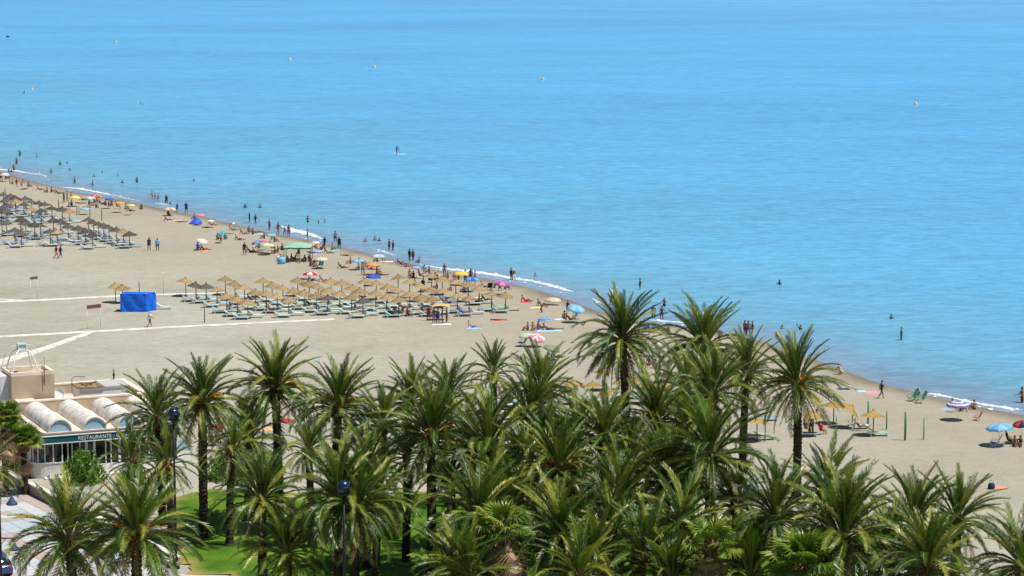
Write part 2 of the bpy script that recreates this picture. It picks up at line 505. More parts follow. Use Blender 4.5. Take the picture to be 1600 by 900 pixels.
# foam of the small waves breaking along the shore
M['foam'] = rough_mat('sea_foam', (.50, .60, .66), (.82, .84, .84), 1.2, 0.7, 0.5, 6)
foam_lines = [
    [(-30,262,265),(0,264,268),(25,266,270),(45,270,272.5),(60,271.5,274),(73,275,279)],
    [(93,291.8,292.6),(110,293,296),(125,294,299),(155,300,304),(185,306,308),(205,311,313),(222,314.5,315.5)],
    [(243,316.5,317.5),(256,318.5,320.5),(264,321,322)],
    [(440,353.5,355),(455,357,366),(475,361,371),(495,368,374.5),(508,375,376)],
    [(583,388.3,389.2),(600,393,395.5),(622,399.6,400.6)],
    [(655,413,414),(680,417,420),(700,419.5,423),(735,423,427.5),(770,428,433.5),(800,433.5,438),(830,438,442),(855,443.5,449),(880,450,457),(896,456,457.5)],
    [(922,465.5,466.5),(930,468,471.5),(940,474,476)],
    [(1010,499,500),(1035,501,504),(1060,503,505),(1085,507,508)],
    [(1448,615,616),(1475,618,621.5),(1500,624,627),(1540,632,636.5),(1575,637,640.5),(1594,641,642)]]
mb = MB()
for li_, line in enumerate(foam_lines):
    pts = []
    for (x0, a0, b0), (x1, a1, b1) in zip(line, line[1:]):
        n = max(2, int((x1 - x0) / 2.2))
        for i in range(n):
            k = i / n
            pts.append((x0 + (x1 - x0) * k, a0 + (a1 - a0) * k, b0 + (b1 - b0) * k))
    pts.append(line[-1])
    rows = []
    for i, (x, a, c) in enumerate(pts):
        c = a + (c - a) * (.36 if li_ < 2 else .5)
        w = (c - a)
        j1 = w * (noise.noise(Vector((x * .13, a * .1, 3.1))) * .4 + rnd.uniform(-.08, .08))
        j2 = w * (noise.noise(Vector((x * .17, a * .1, 9.7))) * .5 + rnd.uniform(-.12, .12))
        a2, c2 = a + j1, c + j2
        if c2 < a2 + .22: c2 = a2 + .22
        p0 = G(x, a2, SEA_Z + .02); p3 = G(x, c2, SEA_Z + .02)
        p1 = p0.lerp(p3, .3); p1.z = SEA_Z + .16 * min(1, w / 3) + rnd.uniform(0, .03)
        p2 = p0.lerp(p3, .65); p2.z = SEA_Z + .07
        rows.append((p0, p1, p2, p3))
    for r_, s_ in zip(rows, rows[1:]):
        for i in range(3):
            mb.face((r_[i + 1], s_[i + 1], s_[i], r_[i]))
    # flecks torn off the ribbon
    for i in range(len(pts) // 3):
        x, a, c = rnd.choice(pts)
        y = rnd.choice((a - rnd.uniform(.3, 1.6), c + rnd.uniform(.3, 1.8)))
        p = G(x + rnd.uniform(-3, 3), y, SEA_Z + .03)
        s = rnd.uniform(.08, .26)
        mb.face([(p.x + s * rnd.uniform(.5, 1) * math.cos(k * 1.05) * 1.3, p.y + s * rnd.uniform(.6, 1.3) * math.sin(k * 1.05) * 2, p.z) for k in range(6)])
fo = mb.build('wave_foam', M['foam'])
tag(fo, 'white foam of small waves breaking along the shore', kind='stuff')

# ------------------------------------------------------------------ lawn, footpath, boardwalks
m, t, b = nodes('lawn_grass')
geo = N(t, 'ShaderNodeNewGeometry')
n1 = N(t, 'ShaderNodeTexNoise', Scale=0.35, Detail=5.0)
n2 = N(t, 'ShaderNodeTexNoise', Scale=7.0, Detail=4.0)
for n_ in (n1, n2): t.links.new(geo.outputs['Position'], n_.inputs['Vector'])
r1 = ramp(t, [(0.3, (.042, .115, .006)), (0.52, (.088, .20, .009)), (0.75, (.21, .26, .025))])
t.links.new(n1.outputs['Fac'], r1.inputs[0])
r2 = ramp(t, [(0.3, (.6, .6, .6)), (0.7, (1.15, 1.15, 1.15))])
t.links.new(n2.outputs['Fac'], r2.inputs[0])
mx = N(t, 'ShaderNodeMix', data_type='RGBA', blend_type='MULTIPLY'); mx.inputs[0].default_value = 1
t.links.new(r1.outputs[0], mx.inputs[6]); t.links.new(r2.outputs[0], mx.inputs[7])
at = N(t, 'ShaderNodeAttribute', attribute_name='edge')
nd = N(t, 'ShaderNodeTexNoise', Scale=0.5, Detail=4.0)
t.links.new(geo.outputs['Position'], nd.inputs['Vector'])
dd = N(t, 'ShaderNodeMath', operation='MULTIPLY_ADD'); dd.inputs[1].default_value = 3.2
t.links.new(nd.outputs['Fac'], dd.inputs[0]); t.links.new(at.outputs['Fac'], dd.inputs[2])
de = N(t, 'ShaderNodeMapRange'); de.inputs[1].default_value = 1.6; de.inputs[2].default_value = 3.6
t.links.new(dd.outputs[0], de.inputs[0])
mg = N(t, 'ShaderNodeMix', data_type='RGBA')
t.links.new(de.outputs[0], mg.inputs[0]); mg.inputs[6].default_value = (.36, .27, .09, 1); t.links.new(mx.outputs[2], mg.inputs[7])
t.links.new(mg.outputs[2], b.inputs['Base Color'])
b.inputs['Roughness'].default_value = .8; b.inputs['Specular IOR Level'].default_value = .2
bp = N(t, 'ShaderNodeBump', Strength=.8, Distance=.08)
t.links.new(n2.outputs['Fac'], bp.inputs['Height']); t.links.new(bp.outputs[0], b.inputs['Normal'])
M['lawn'] = m

lawn_px = [(286,899),(250,850),(240,800),(262,776),(330,762),(420,764),(500,772),(560,770),(620,764),(700,770),(800,782),(900,792),(1000,800),(1100,812),(1200,828),
           (1280,858),(1330,900),(1400,1000),(1450,1200),(900,1250),(600,1200),(430,1000),(350,905)]
lawn_poly = [G(x, y, 0) for x, y in lawn_px]
def inside(p, poly):
    c = False
    j = len(poly) - 1
    for i in range(len(poly)):
        a, b_ = poly[i], poly[j]
        if (a.y > p.y) != (b_.y > p.y) and p.x < (b_.x - a.x) * (p.y - a.y) / (b_.y - a.y) + a.x: c = not c
        j = i
    return c
def edge_dist(p, poly):
    best = 1e9
    for i in range(len(poly)):
        a, b_ = poly[i], poly[(i + 1) % len(poly)]
        ab = b_ - a
        k = max(0, min(1, (p - a).dot(ab) / ab.dot(ab)))
        best = min(best, (p - a - ab * k).length)
    return best
bm = bmesh.new()
step = 1.0
x0, x1 = min(p.x for p in lawn_poly), max(p.x for p in lawn_poly)
y0, y1 = min(p.y for p in lawn_poly), max(p.y for p in lawn_poly)
ix = int((x1 - x0) / step) + 2; iy = int((y1 - y0) / step) + 2
vv, dist = {}, []
for i in range(ix):
    for j in range(iy):
        p = Vector((x0 + i * step, y0 + j * step, 0))
        if inside(p, lawn_poly):
            e = edge_dist(p, lawn_poly)
            k = min(1, e / 2.0)
            vv[i, j] = (p.x + rnd.uniform(-.4, .4) * (1 - k), p.y + rnd.uniform(-.4, .4) * (1 - k), .02 + .16 * k + .05 * noise.noise(p * .15)); dist.append(e)
idx = {k: i for i, k in enumerate(vv)}
fs = [(idx[i, j], idx[i + 1, j], idx[i + 1, j + 1], idx[i, j + 1]) for (i, j) in vv if (i + 1, j) in vv and (i + 1, j + 1) in vv and (i, j + 1) in vv]
me = bpy.data.meshes.new('lawn')
me.from_pydata(list(vv.values()), [], fs)
a_ = me.attributes.new('edge', 'FLOAT', 'POINT'); a_.data.foreach_set('value', dist)
me.materials.append(M['lawn']); me.polygons.foreach_set('use_smooth', [True] * len(fs)); me.update()
lw = ob('lawn', me); tag(lw, 'bright green lawn striped with palm shadows', kind='structure')

def gz_lawn(x, y):
    p = Vector((x, y, 0))
    if inside(p, lawn_poly): return .15
    return 0.0

def px_strip(name, line, mat, z0, z1, kind='structure', label=None):
    """a strip on the ground between two picture lines [(x, top, bottom)]"""
    mb = MB()
    n = len(line)
    for i in range(n - 1):
        (xa, ta, ba), (xb, tb, bb) = line[i], line[i + 1]
        A, B, C_, D = G(xa, ba, z1), G(xb, bb, z1), G(xb, tb, z1), G(xa, ta, z1)
        mb.face((A, B, C_, D))
        for P, Q in ((A, B), (C_, D)):
            mb.face((Vector((P.x, P.y, z0)), Vector((Q.x, Q.y, z0)), Q, P))
        if i == n - 2: mb.face((Vector((B.x, B.y, z0)), Vector((C_.x, C_.y, z0)), C_, B))
        if i == 0: mb.face((Vector((D.x, D.y, z0)), Vector((A.x, A.y, z0)), A, D))
    o = mb.build(name, mat)
    return tag(o, label, kind=kind)

px_strip('boardwalk', [(-40,471.5,474.5),(60,467.5,470.2),(190,460.8,463.2),(300,457.5,459.6),(352,456.6,458.6)], M['board'], -.05, .06, label='thin white boardwalk crossing the beach past the two-post green sign')
px_strip('boardwalk', [(-40,463.5,465.5),(0,466.3,468.6),(42,468.6,470)], M['board'], -.05, .065, label='short white boardwalk branch joining the upper path')
px_strip('boardwalk', [(-40,526.6,529.6),(60,521,523.8),(140,516.6,519.6),(240,511,513.8),(400,503,505.6),(522,497.6,500)], M['board'], -.05, .06, label='long white boardwalk running along the front of the umbrella field')
px_strip('boardwalk', [(-40,574,584),(0,561,570.5),(70,541,547.5),(142,516.2,521)], M['board'], -.05, .07, label='wide white boardwalk slanting up from behind the restaurant')
px_strip('footpath', [(272,897,925),(300,896.5,925),(345,896.5,925),(380,905,930)], rough_mat('path_paving', (.45,.43,.41), (.55,.52,.5), 3, .9), -.05, .03, label='grey footpath at the lawn corner')
# ------------------------------------------------------------------ palms
def frond_mesh(name, L, droop, nleaf, mats, seed, leaf=.58, curl=0.0, sparse=0.0, vee=32):
    """one feather leaf: base at the origin, leaving along +X and bending down; mats = rachis, leaflets"""
    r = random.Random(seed)
    mb = MB()
    n = 12
    pts, tans = [], []
    p = Vector((0, 0, 0)); ds = L / n
    for i in range(n + 1):
        s = i / n
        a = -R(droop) * s ** 1.1
        tdir = Vector((math.cos(a), curl * s * s, math.sin(a))).normalized()
        pts.append(p.copy()); tans.append(tdir)
        p = p + tdir * ds
    mb.tube(pts, [.045 * (1 - s / n) ** .8 + .010 for s in range(n + 1)], 4, 0, True)
    for i in range(nleaf):
        s = .13 + .87 * (i + .5) / nleaf
        k = s * n; i0 = min(int(k), n - 1); fr = k - i0
        c = pts[i0].lerp(pts[i0 + 1], fr); td = tans[i0].lerp(tans[i0 + 1], fr).normalized()
        up = Vector((0, 0, 1)); up = (up - td * up.dot(td)).normalized()
        side = td.cross(up)
        ll = leaf * min(1, .35 + 2.6 * (s - .13)) * (1 - .55 * max(0, (s - .5) / .5) ** 1.3)
        for sg in (-1, 1):
            if r.random() < sparse: continue
            fwd = R(42 + r.uniform(-9, 9) + 12 * s); v_ = R(vee + r.uniform(-16, 14))
            d = (td * math.sin(fwd) + (side * sg * math.cos(v_) + up * math.sin(v_)) * math.cos(fwd)).normalized()
            l2 = ll * r.uniform(.82, 1.1)
            mid = c + d * l2 * .5
            tip = c + d * l2 + Vector((0, 0, -l2 * r.uniform(.08, .30)))
            w = td * (.024 + .012 * (1 - s)) * 1.1
            mb.face((c - w * .6, c + w * .6, mid + w, mid - w), 1)
            mb.face((mid - w, mid + w, tip), 1)
    return mb.mesh(name, mats)

LIVE = (M['rachis'], M['frond']); OLD = (M['rachis'], M['frond_old']); DEADM = (M['dead'], M['dead'])
FR = dict(
    up=[frond_mesh('frond', 3.9, d, 66, LIVE, i, curl=c, vee=36) for i, (d, c) in enumerate([(26, .05), (40, -.12), (56, .15), (34, .2)])],
    mid=[frond_mesh('frond', 4.1, d, 68, LIVE, 10 + i, curl=c, vee=28) for i, (d, c) in enumerate([(70, .15), (88, -.15), (108, .08), (78, -.25), (96, .3)])],
    low=[frond_mesh('frond', 3.8, d, 62, LIVE, 20 + i, curl=c, vee=20, sparse=.06) for i, (d, c) in enumerate([(64, .2), (80, -.2), (54, .0), (72, .35)])],
    old=[frond_mesh('frond', 3.5, d, 44, OLD, 30 + i, curl=c, sparse=.15, vee=14) for i, (d, c) in enumerate([(42, .2), (55, -.2)])],
    dead=[frond_mesh('frond', 3.0, d, 36, DEADM, 40 + i, curl=c, sparse=.35, vee=4, leaf=.4) for i, (d, c) in enumerate([(22, .2), (30, -.25)])])

def trunk_mesh(h, lean, rb, rt, seed):
    r = random.Random(seed)
    mb = MB()
    n = int(h * 7)
    seg = 12
    prof = []
    for i in range(n + 1):
        s = i / n
        c = Vector((lean[0] * s ** 1.6, lean[1] * s ** 1.6, h * s))
        rad = rb + (rt - rb) * s + (.12 * (1 - s / .06) if s < .06 else 0)
        rad *= 1.0 + (.10 if i % 2 else -.05)
        prof.append((c, rad, r.uniform(0, .5)))
    for c, rad, off in prof:
        for k in range(seg):
            tt = 2 * math.pi * (k + (.5 if off > .25 else 0)) / seg
            rr = rad * r.uniform(.9, 1.1)
            mb.v.append((c.x + rr * math.cos(tt), c.y + rr * math.sin(tt), c.z + r.uniform(-.02, .02)))
    for i in range(n):
        for k in range(seg):
            k2 = (k + 1) % seg
            mb.f.append((i * seg + k, i * seg + k2, (i + 1) * seg + k2, (i + 1) * seg + k)); mb.m.append(0); mb.sm.append(False)
    return mb.mesh('trunk', M['trunk'])

def boss_mesh(rt, seed, name='crown'):
    """the swollen head of the palm with the cut stubs of old leaves"""
    r = random.Random(seed)
    mb = MB()
    mb.lathe([(rt * .95, -.7), (rt * 1.25, -.45), (rt * 1.45, -.15), (rt * 1.1, .1), (rt * .9, .3), (.08, .55), (.0, .6)], 12)
    for i in range(46):
        a = i * 2.39996; z = -.65 + .8 * i / 46
        rr = rt * (1.1 + .3 * math.sin((z + .7) * 3))
        d = Vector((math.cos(a), math.sin(a), .9)).normalized()
        p = Vector((rr * math.cos(a), rr * math.sin(a), z))
        l = r.uniform(.18, .34)
        mb.tube([p - d * .05, p + d * l], [.07, .035], 4, 0)
    return mb.mesh(name, M['boot'])
BOSS = [boss_mesh(.27, i) for i in range(3)]

def fruit_mesh(seed):
    r = random.Random(seed)
    mb = MB()
    for j in range(9):
        a = R(r.uniform(-22, 22))
        pts = []
        for i in range(6):
            s = i / 5
            pts.append((1.15 * s * math.cos(a), 1.15 * s * math.sin(a) * s, .35 * s - .75 * s * s * r.uniform(.8, 1.2)))
        mb.tube(pts, [.028, .026, .03, .035, .035, .02], 4, 0)
    return mb.mesh('fruit_stalk', M['fruit'])
FRUIT = [fruit_mesh(i) for i in range(2)]

PALM_K = 1.05
def date_palm(px, py, h, sc, n, seed, label, group, fruit=0, dead=0, old=6, lean=None, trunk_r=.29, droopy=0.0):
    sc = sc * PALM_K
    r = random.Random(seed)
    top = G(px, py, h)
    if lean is None: lean = (r.uniform(-.35, .35), r.uniform(-.3, .3))
    base = Vector((top.x - lean[0], top.y - lean[1], 0))
    z0 = gz_lawn(base.x, base.y)
    root = empty('date_palm', (base.x, base.y, z0 - .05), 0)
    tag(root, label, 'palm tree', group)
    hh = h - z0 + .05
    ob('trunk', trunk_mesh(hh - .25, lean, trunk_r * 1.12 * sc ** .5, trunk_r * sc ** .5, seed), root)
    cr = ob('crown', BOSS[seed % 3], root, (lean[0], lean[1], hh))
    cr.scale = (sc ** .5,) * 3
    cr.rotation_euler = (0, 0, r.uniform(0, 6.28))
    k = sc ** .5
    spin = r.uniform(0, 6.28)
    cr.rotation_euler = (r.uniform(-.16, .16), r.uniform(-.16, .16), cr.rotation_euler.z)
    mine = {q_: r.sample(FR[q_], min(len(FR[q_]), 3)) for q_ in FR}
    stretch = r.uniform(.92, 1.1)
    tot = n + old + dead
    for i in range(tot):
        if i < n:
            s = (i + .5) / n
            el = 88 - 104 * s ** (1.12 - .3 * droopy) + r.uniform(-7, 7)
            kind = 'up' if s < .40 else ('mid' if s < .78 else 'low')
        elif i < n + old:
            el = -22 - 26 * (i - n) / max(1, old) + r.uniform(-7, 7); kind = 'old'
        else:
            el = -58 + r.uniform(-14, 8); kind = 'dead'
        az = spin + i * 2.39996 + r.uniform(-.22, .22)
        f = ob('frond', r.choice(mine[kind]), cr)
        q = Matrix.Rotation(az, 4, 'Z') @ Matrix.Rotation(-R(el), 4, 'Y') @ Matrix.Rotation(r.uniform(-.55, .55), 4, 'X')
        e = R(el)
        rad = .20
        zz = .30 * (math.sin(e)) + .02
        f.matrix_local = Matrix.Translation((rad * math.cos(e) * math.cos(az) , rad * math.cos(e) * math.sin(az), zz)) @ q @ Matrix.Scale(sc / k * stretch * r.uniform(.8, 1.12), 4)
    for i in range(fruit):
        f = ob('fruit_stalk', FRUIT[i % 2], cr)
        az = spin + i * 2.1 + 1; 
        f.matrix_local = Matrix.Translation((.2 * math.cos(az), .2 * math.sin(az), .1)) @ Matrix.Rotation(az, 4, 'Z') @ Matrix.Rotation(-R(r.uniform(35, 68)), 4, 'Y') @ Matrix.Scale(1.15, 4)
    return root

# px, py of the crown heart in the photograph, height, size, fronds, extras
BACK = [(246,657,8,.85,46,{}), (316,634,10,1.0,58,dict(fruit=5,old=9)), (430,612,10.2,1.0,60,dict(fruit=4,old=8)), (528,640,9.5,1.0,58,dict(old=9,fruit=2)),
        (597,668,8.3,.85,46,{}), (640,630,8.5,.76,46,{}), (703,622,8.6,.8,48,{}), (771,586,8.3,.68,34,dict(old=3)), (845,612,9,.9,46,dict(old=4,droopy=.6)),
        (972,533,12,1.05,58,dict(old=14,dead=5,trunk_r=.29,lean=(-.55,.1))), (1100,548,10,1.05,60,dict(old=6)), (1166,588,9,.9,48,dict(fruit=1)), (1247,602,9,1.08,60,dict(old=10,fruit=5,dead=3))]
MID = [(205,724,6.3,.72,36,{}), (262,728,6.3,.7,36,{}), (362,708,7,.72,40,{}), (390,690,7,.78,42,dict(old=10)), (482,706,7.2,.72,40,{}), (575,738,7,.75,42,{}), (640,716,7.6,.78,40,{}), (674,686,9.6,1.08,60,dict(fruit=6,old=8)), (733,690,8,.85,44,{}), (763,703,9,1.0,54,dict(old=6)),
       (825,655,8.6,.95,50,{}), (872,740,8.6,1.05,58,dict(fruit=6,old=8)), (905,690,8,.85,44,{}), (945,692,9,1.0,54,{}), (1027,662,8.7,.9,50,dict(fruit=3)), (1070,610,8.6,.85,44,{}), (1112,622,9.4,.95,52,{}),
       (1110,720,10,1.05,60,dict(old=6)), (1040,753,8,.98,54,{}), (965,790,7,.95,46,{}), (1212,812,8,.9,50,{}), (1290,778,7.8,.95,54,{}), (1428,826,7.2,.98,56,dict(old=4)), (1495,818,6.8,.95,50,{}), (810,735,7.8,.82,42,{}), (990,722,8,.85,44,{}), (1075,680,8,.85,44,{}), (905,775,7,.85,42,{}), (705,748,7.2,.8,42,{}), (775,765,7,.8,42,{}), (850,700,7.8,.85,42,{}), (1150,792,7,.8,42,{})]
FRONT = [(-24,735,6.6,.8,42,dict(old=8)), (109,850,6.8,1.0,52,dict(old=10)), (213,842,7.6,1.12,60,dict(old=12,fruit=2)), (408,786,7.8,.92,56,dict(old=10)), (447,866,5,.85,44,dict(old=6)), (532,788,8.4,.97,54,dict(old=9,dead=2)),
         (556,802,8,.9,44,dict(old=6,dead=3)), (592,782,7.8,.72,40,dict(old=6)), (745,816,7,1.0,50,{}), (706,892,5.0,.78,40,{}), (876,842,6,.98,50,{}), (935,870,5.2,.9,44,{}), (1008,882,5.2,.95,46,{}), (1064,826,6.6,1.0,50,dict(old=8)),
         (1181,856,5.6,.8,40,{}), (1316,846,7.6,1.08,64,dict(old=12)), (1386,884,5.6,.9,44,{}), (1450,892,6.4,1.08,62,dict(old=10)), (1596,888,6.4,.98,54,dict(old=6,droopy=.5)), (960,835,5.8,.85,42,{}), (800,790,6.6,.85,42,{}), (735,908,4.6,.9,42,{}), (905,908,4.6,.9,42,{}), (1052,910,4.4,.85,42,{}), (1172,908,4.5,.85,42,{}), (1335,912,4.4,.9,42,{})]
seed = 100
tweak = random.Random(5)
for nm, row in (('beach-side', BACK), ('middle', MID), ('road-side', FRONT)):
    for i, (px, py, h, sc, n, kw) in enumerate(row):
        kw = dict(kw)
        kw['old'] = kw.get('old', 5) + tweak.choice((0, 1, 3, 5)); kw.setdefault('droopy', tweak.choice((0, 0, .2, .4)))
        sc_l = sc
        look = ('bushy date palm with orange fruit stalks' if kw.get('fruit', 0) > 2 else 'ragged date palm with dry hanging fronds' if kw.get('dead') else
                'small date palm' if sc < .86 else 'broad full-crowned date palm' if sc > 1.06 else 'green date palm')
        date_palm(px, py, h, sc, int(n * tweak.uniform(.95, 1.18)), seed, '%s, %s from the restaurant end of the %s row' % (look, ORD[i] if i < 20 else 'twenty-' + ORD[i - 20], nm), 'date palms of the grove', **kw)
        seed += 1

# fan palms
def fan_mesh(name, mats, seed, droop=0.0, span=300, rad=.85, pet=1.0):
    r = random.Random(seed)
    mb = MB()
    mb.tube([(0, 0, 0), (pet * .5, 0, .02), (pet, 0, 0)], [.03, .022, .018], 4, 0)
    n = 30
    c = Vector((pet, 0, 0))
    ring, tips = [], []
    for i in range(n + 1):
        a = R(-span / 2 + span * i / n)
        z = .05 if i % 2 else -.03
        rr = rad * (.62 + .1 * math.cos(a))
        ring.append(c + Vector((rr * math.cos(a), rr * math.sin(a), z - droop * .25 * rr)))
    for i in range(n):
        mb.face((c, ring[i], ring[i + 1]), 1)
        m_ = (ring[i] + ring[i + 1]) / 2
        d = (m_ - c).normalized()
        tip = m_ + d * rad * r.uniform(.38, .55) + Vector((0, 0, -rad * (r.uniform(.08, .28) + droop * .35)))
        mb.face((ring[i], tip, ring[i + 1]), 1)
    return mb.mesh(name, mats)
FAN = [fan_mesh('frond', (M['rachis'], M['fan']), i, d) for i, d in enumerate((.0, .3, .6))]
FAND = [fan_mesh('dead_frond', DEADM, 9 + i, 1.2, 150, .95, .8) for i in range(2)]

def fan_palm(px, py, h, sc, seed, label, skirt=0, n=30):
    r = random.Random(seed)
    top = G(px, py, h)
    z0 = gz_lawn(top.x, top.y)
    root = empty('fan_palm', (top.x, top.y, z0 - .05))
    tag(root, label, 'palm tree', 'fan palms')
    ob('trunk', trunk_mesh(h - z0 - .2, (0, 0), .26, .24, seed), root)
    cr = ob('crown', BOSS[seed % 3], root, (0, 0, h - z0))
    for i in range(n + skirt):
        dead = i >= n
        s = (i + .5) / n
        el = -66 + r.uniform(-16, 22) if dead else 84 - 105 * s + r.uniform(-8, 8)
        az = i * 2.39996 + r.uniform(-.2, .2)
        f = ob('frond', r.choice(FAND if dead else FAN), cr)
        zz = .15 - 1.5 * (i - n) / max(1, skirt) if dead else .2
        q = Matrix.Rotation(az, 4, 'Z') @ Matrix.Rotation(-R(el), 4, 'Y') @ Matrix.Rotation(r.uniform(-.4, .4), 4, 'X')
        f.matrix_local = Matrix.Translation((.2 * math.cos(az), .2 * math.sin(az), zz)) @ q @ Matrix.Scale((1.15 if dead else sc) * r.uniform(.85, 1.1), 4)
    return root
fan_palm(783, 826, 7.4, 1.0, 1, 'fan palm with a thick brown skirt of dead leaves at the lawn edge', 64, 17)
fan_palm(1110, 852, 6.9, 1.0, 2, 'fan palm with a pale brown skirt and few green leaves under tall date palms', 52, 15)
fan_palm(1258, 886, 6.6, 1.25, 3, 'bright green fan palm without a dead skirt in the road-side row', 0, 30)
fan_palm(37, 692, 4.2, .78, 4, 'bushy fan palm at the corner of the restaurant bay', 2, 30)
fan_palm(6, 656, 6.2, .82, 5, 'tall fan palm beside the restaurant side wall', 10, 30)

# round leafy shrub in front of the restaurant
def shrub(px, py, w, hgt, label):
    c = G(px, py, 0)
    root = empty('shrub', c)
    tag(root, label, 'shrub')
    r = random.Random(3)
    st = MB()
    lf = MB()
    for i in range(26):
        a = i * 2.4; e = R(r.uniform(15, 85))
        tip = Vector((math.cos(a) * math.cos(e) * w * .85, math.sin(a) * math.cos(e) * w * .85, math.sin(e) * hgt * .85))
        st.tube([(0, 0, 0), tip * .5 + Vector((0, 0, .1)), tip], [.035, .02, .008], 4)
    for i in range(2300):
        while True:
            p = Vector((r.uniform(-1, 1), r.uniform(-1, 1), r.uniform(0, 1)))
            if .45 < p.length < 1: break
        k = 1 + .22 * noise.noise(p * 2.6) + .12 * noise.noise(p * 6)
        p = Vector((p.x * w * k, p.y * w * k, p.z * hgt * k + .05))
        d = Vector((r.gauss(0, 1), r.gauss(0, 1), r.gauss(.6, .8))).normalized()
        s_ = d.orthogonal().normalized(); t_ = d.cross(s_)
        L = r.uniform(.09, .17); W = L * .55
        lf.face((p - s_ * L, p + t_ * W + d * .03, p + s_ * L, p - t_ * W + d * .03))
    st.build('stem', M['trunk'], root)
    l = lf.build('foliage', M['shrub_leaf'], root); l['kind'] = 'stuff'
    return root
shrub(131, 754, 1.8, 2.6, 'round bright green leafy shrub in front of the restaurant windows')
shrub(208, 757, 1.0, 1.3, 'low green shrub beside the restaurant front between small palms')
shrub(362, 748, 2.2, 2.3, 'wide green shrub at the back edge of the lawn behind the lamp post palms')
shrub(408, 743, 1.9, 2.0, 'green shrub by the lawn edge under the thick-trunked palm')
shrub(612, 842, 1.0, 1.9, 'dark upright bush on the lawn between two palm trunks')
shrub(28, 745, 1.1, 1.4, 'shaded dark bush between the promenade wall and the restaurant bay')

# ------------------------------------------------------------------ restaurant
A0 = G(28, 628, 4.9); B0 = G(226, 614, 4.9)
RU = Vector((B0.x - A0.x, B0.y - A0.y, 0)); RW = RU.length + .3; ra = math.atan2(RU.y, RU.x)
RU.normalize(); RV = Vector((-RU.y, RU.x, 0))
CF = G(66, 678, 3.75)
RD = (Vector((A0.x, A0.y, 0)) - Vector((CF.x, CF.y, 0))).dot(RV)
def RL(p):
    q = Vector((p.x - A0.x, p.y - A0.y, 0)); return q.dot(RU), q.dot(RV)
print('restaurant width %.1f depth of front roof %.1f angle %.1f  back corner' % (RW, RD, math.degrees(ra)), RL(G(170, 593, 4.9)), RL(CF), RL(G(98, 747)), RL(G(56, 752)), RL(G(39,626,4.9)))
rest = empty('restaurant_building', (A0.x, A0.y, 0), ra)
tag(rest, 'beige beach restaurant with white barrel vaults and a teal sign over its glass front', 'restaurant')
BD = max(7.5, RL(G(170, 593, 4.9))[1])
mb = MB()
th = .45
mb.box((RW / 2, th / 2, 2.4), (RW, th, 4.8)); mb.box((RW / 2, BD - th / 2, 2.4), (RW, th, 4.8))
mb.box((.75, BD / 2, 2.4), (1.5, BD - 2 * th, 4.8)); mb.box((RW - th / 2, BD / 2, 2.4), (th, BD - 2 * th, 4.8))
mb.build('wall', M['beige_wall'], rest)
mb = MB()
mb.box((RW / 2, th / 2, 4.86), (RW + .06, th + .06, .12)); mb.box((RW / 2, BD - th / 2, 4.86), (RW + .06, th + .06, .12))
mb.box((.75, BD / 2, 4.86), (1.56, BD - 2 * th - .06, .118)); mb.box((RW - th / 2, BD / 2, 4.86), (th + .06, BD - 2 * th - .06, .118))
mb.build('parapet_cap', M['cream_cap'], rest)
mb = MB(); mb.box((RW / 2 + .5, BD / 2, 3.9), (RW - 2.0 - th, BD - 2 * th - .01, .2)); mb.build('roof', M['roof_felt'], rest)
# front roof
mb = MB(); mb.box((RW / 2, -RD / 2, 3.68), (RW + .1, RD - .02, .2)); mb.build('front_roof', M['roof_felt'], rest)
mb = MB(); mb.box((RW / 2, -RD - .06, 3.62), (RW + .3, .12, .12)); mb.box((-.08, -RD / 2, 3.60), (.1, RD, .16)); mb.build('gutter', plain('gutter', (.13, .10, .09), .6), rest)
mb = MB(); mb.box((.12, -RD / 2 + .15, 1.78), (.2, RD - .3, 3.56)); mb.box((RW - .1, -RD / 2 + .15, 1.78), (.2, RD - .3, 3.56)); mb.build('side_wall', M['white_wall'], rest)
mb = MB(); mb.box((RW / 2, -RD + 2.6, 1.75), (RW - .5, .1, 3.5)); mb.build('inner_wall', M['interior_shade'], rest)
mb = MB(); mb.box((RW / 2, -RD / 2, .06), (RW, RD + 1.0, .12)); mb.build('floor_slab', M['coping'], rest)
# vaults
nv = 4
v0 = RL(G(85, 672, 3.78))[0]; v1 = RL(G(190, 662, 3.78))[0]
vs_step = (v1 - v0) / 2
vr = .345 * vs_step
print('vaults at', v0, 'step', vs_step, 'radius', vr)
for i in range(nv):
    x = v0 + i * vs_step + .25
    mb = MB()
    K = 44
    outer = [(x + vr * math.cos(math.pi * k / K), 3.78 + vr * 1.02 * math.sin(math.pi * k / K)) for k in range(K + 1)]
    inner = [(x + (vr - .09) * math.cos(math.pi * k / K), 3.78 + (vr - .09) * 1.02 * math.sin(math.pi * k / K)) for k in range(K + 1)]
    ya, yb = -RD + .12, -.01
    for k in range(K):
        o1, o2, i1, i2 = outer[k], outer[k + 1], inner[k], inner[k + 1]
        mb.face([(o1[0], ya, o1[1]), (o1[0], yb, o1[1]), (o2[0], yb, o2[1]), (o2[0], ya, o2[1])][::-1], 0, True)
        mb.face([(o1[0], ya, o1[1]), (o2[0], ya, o2[1]), (i2[0], ya, i2[1]), (i1[0], ya, i1[1])], 0)
        mb.face([(i1[0], ya, i1[1]), (i2[0], ya, i2[1]), (i2[0], ya + .4, i2[1]), (i1[0], ya + .4, i1[1])], 0)
    vt = mb.build('vault', M['vault'], rest)
    mb = MB(); mb.face([(q[0], ya + .1, q[1]) for q in inner]); mb.build('end_pane', M['glass_blue'], vt)
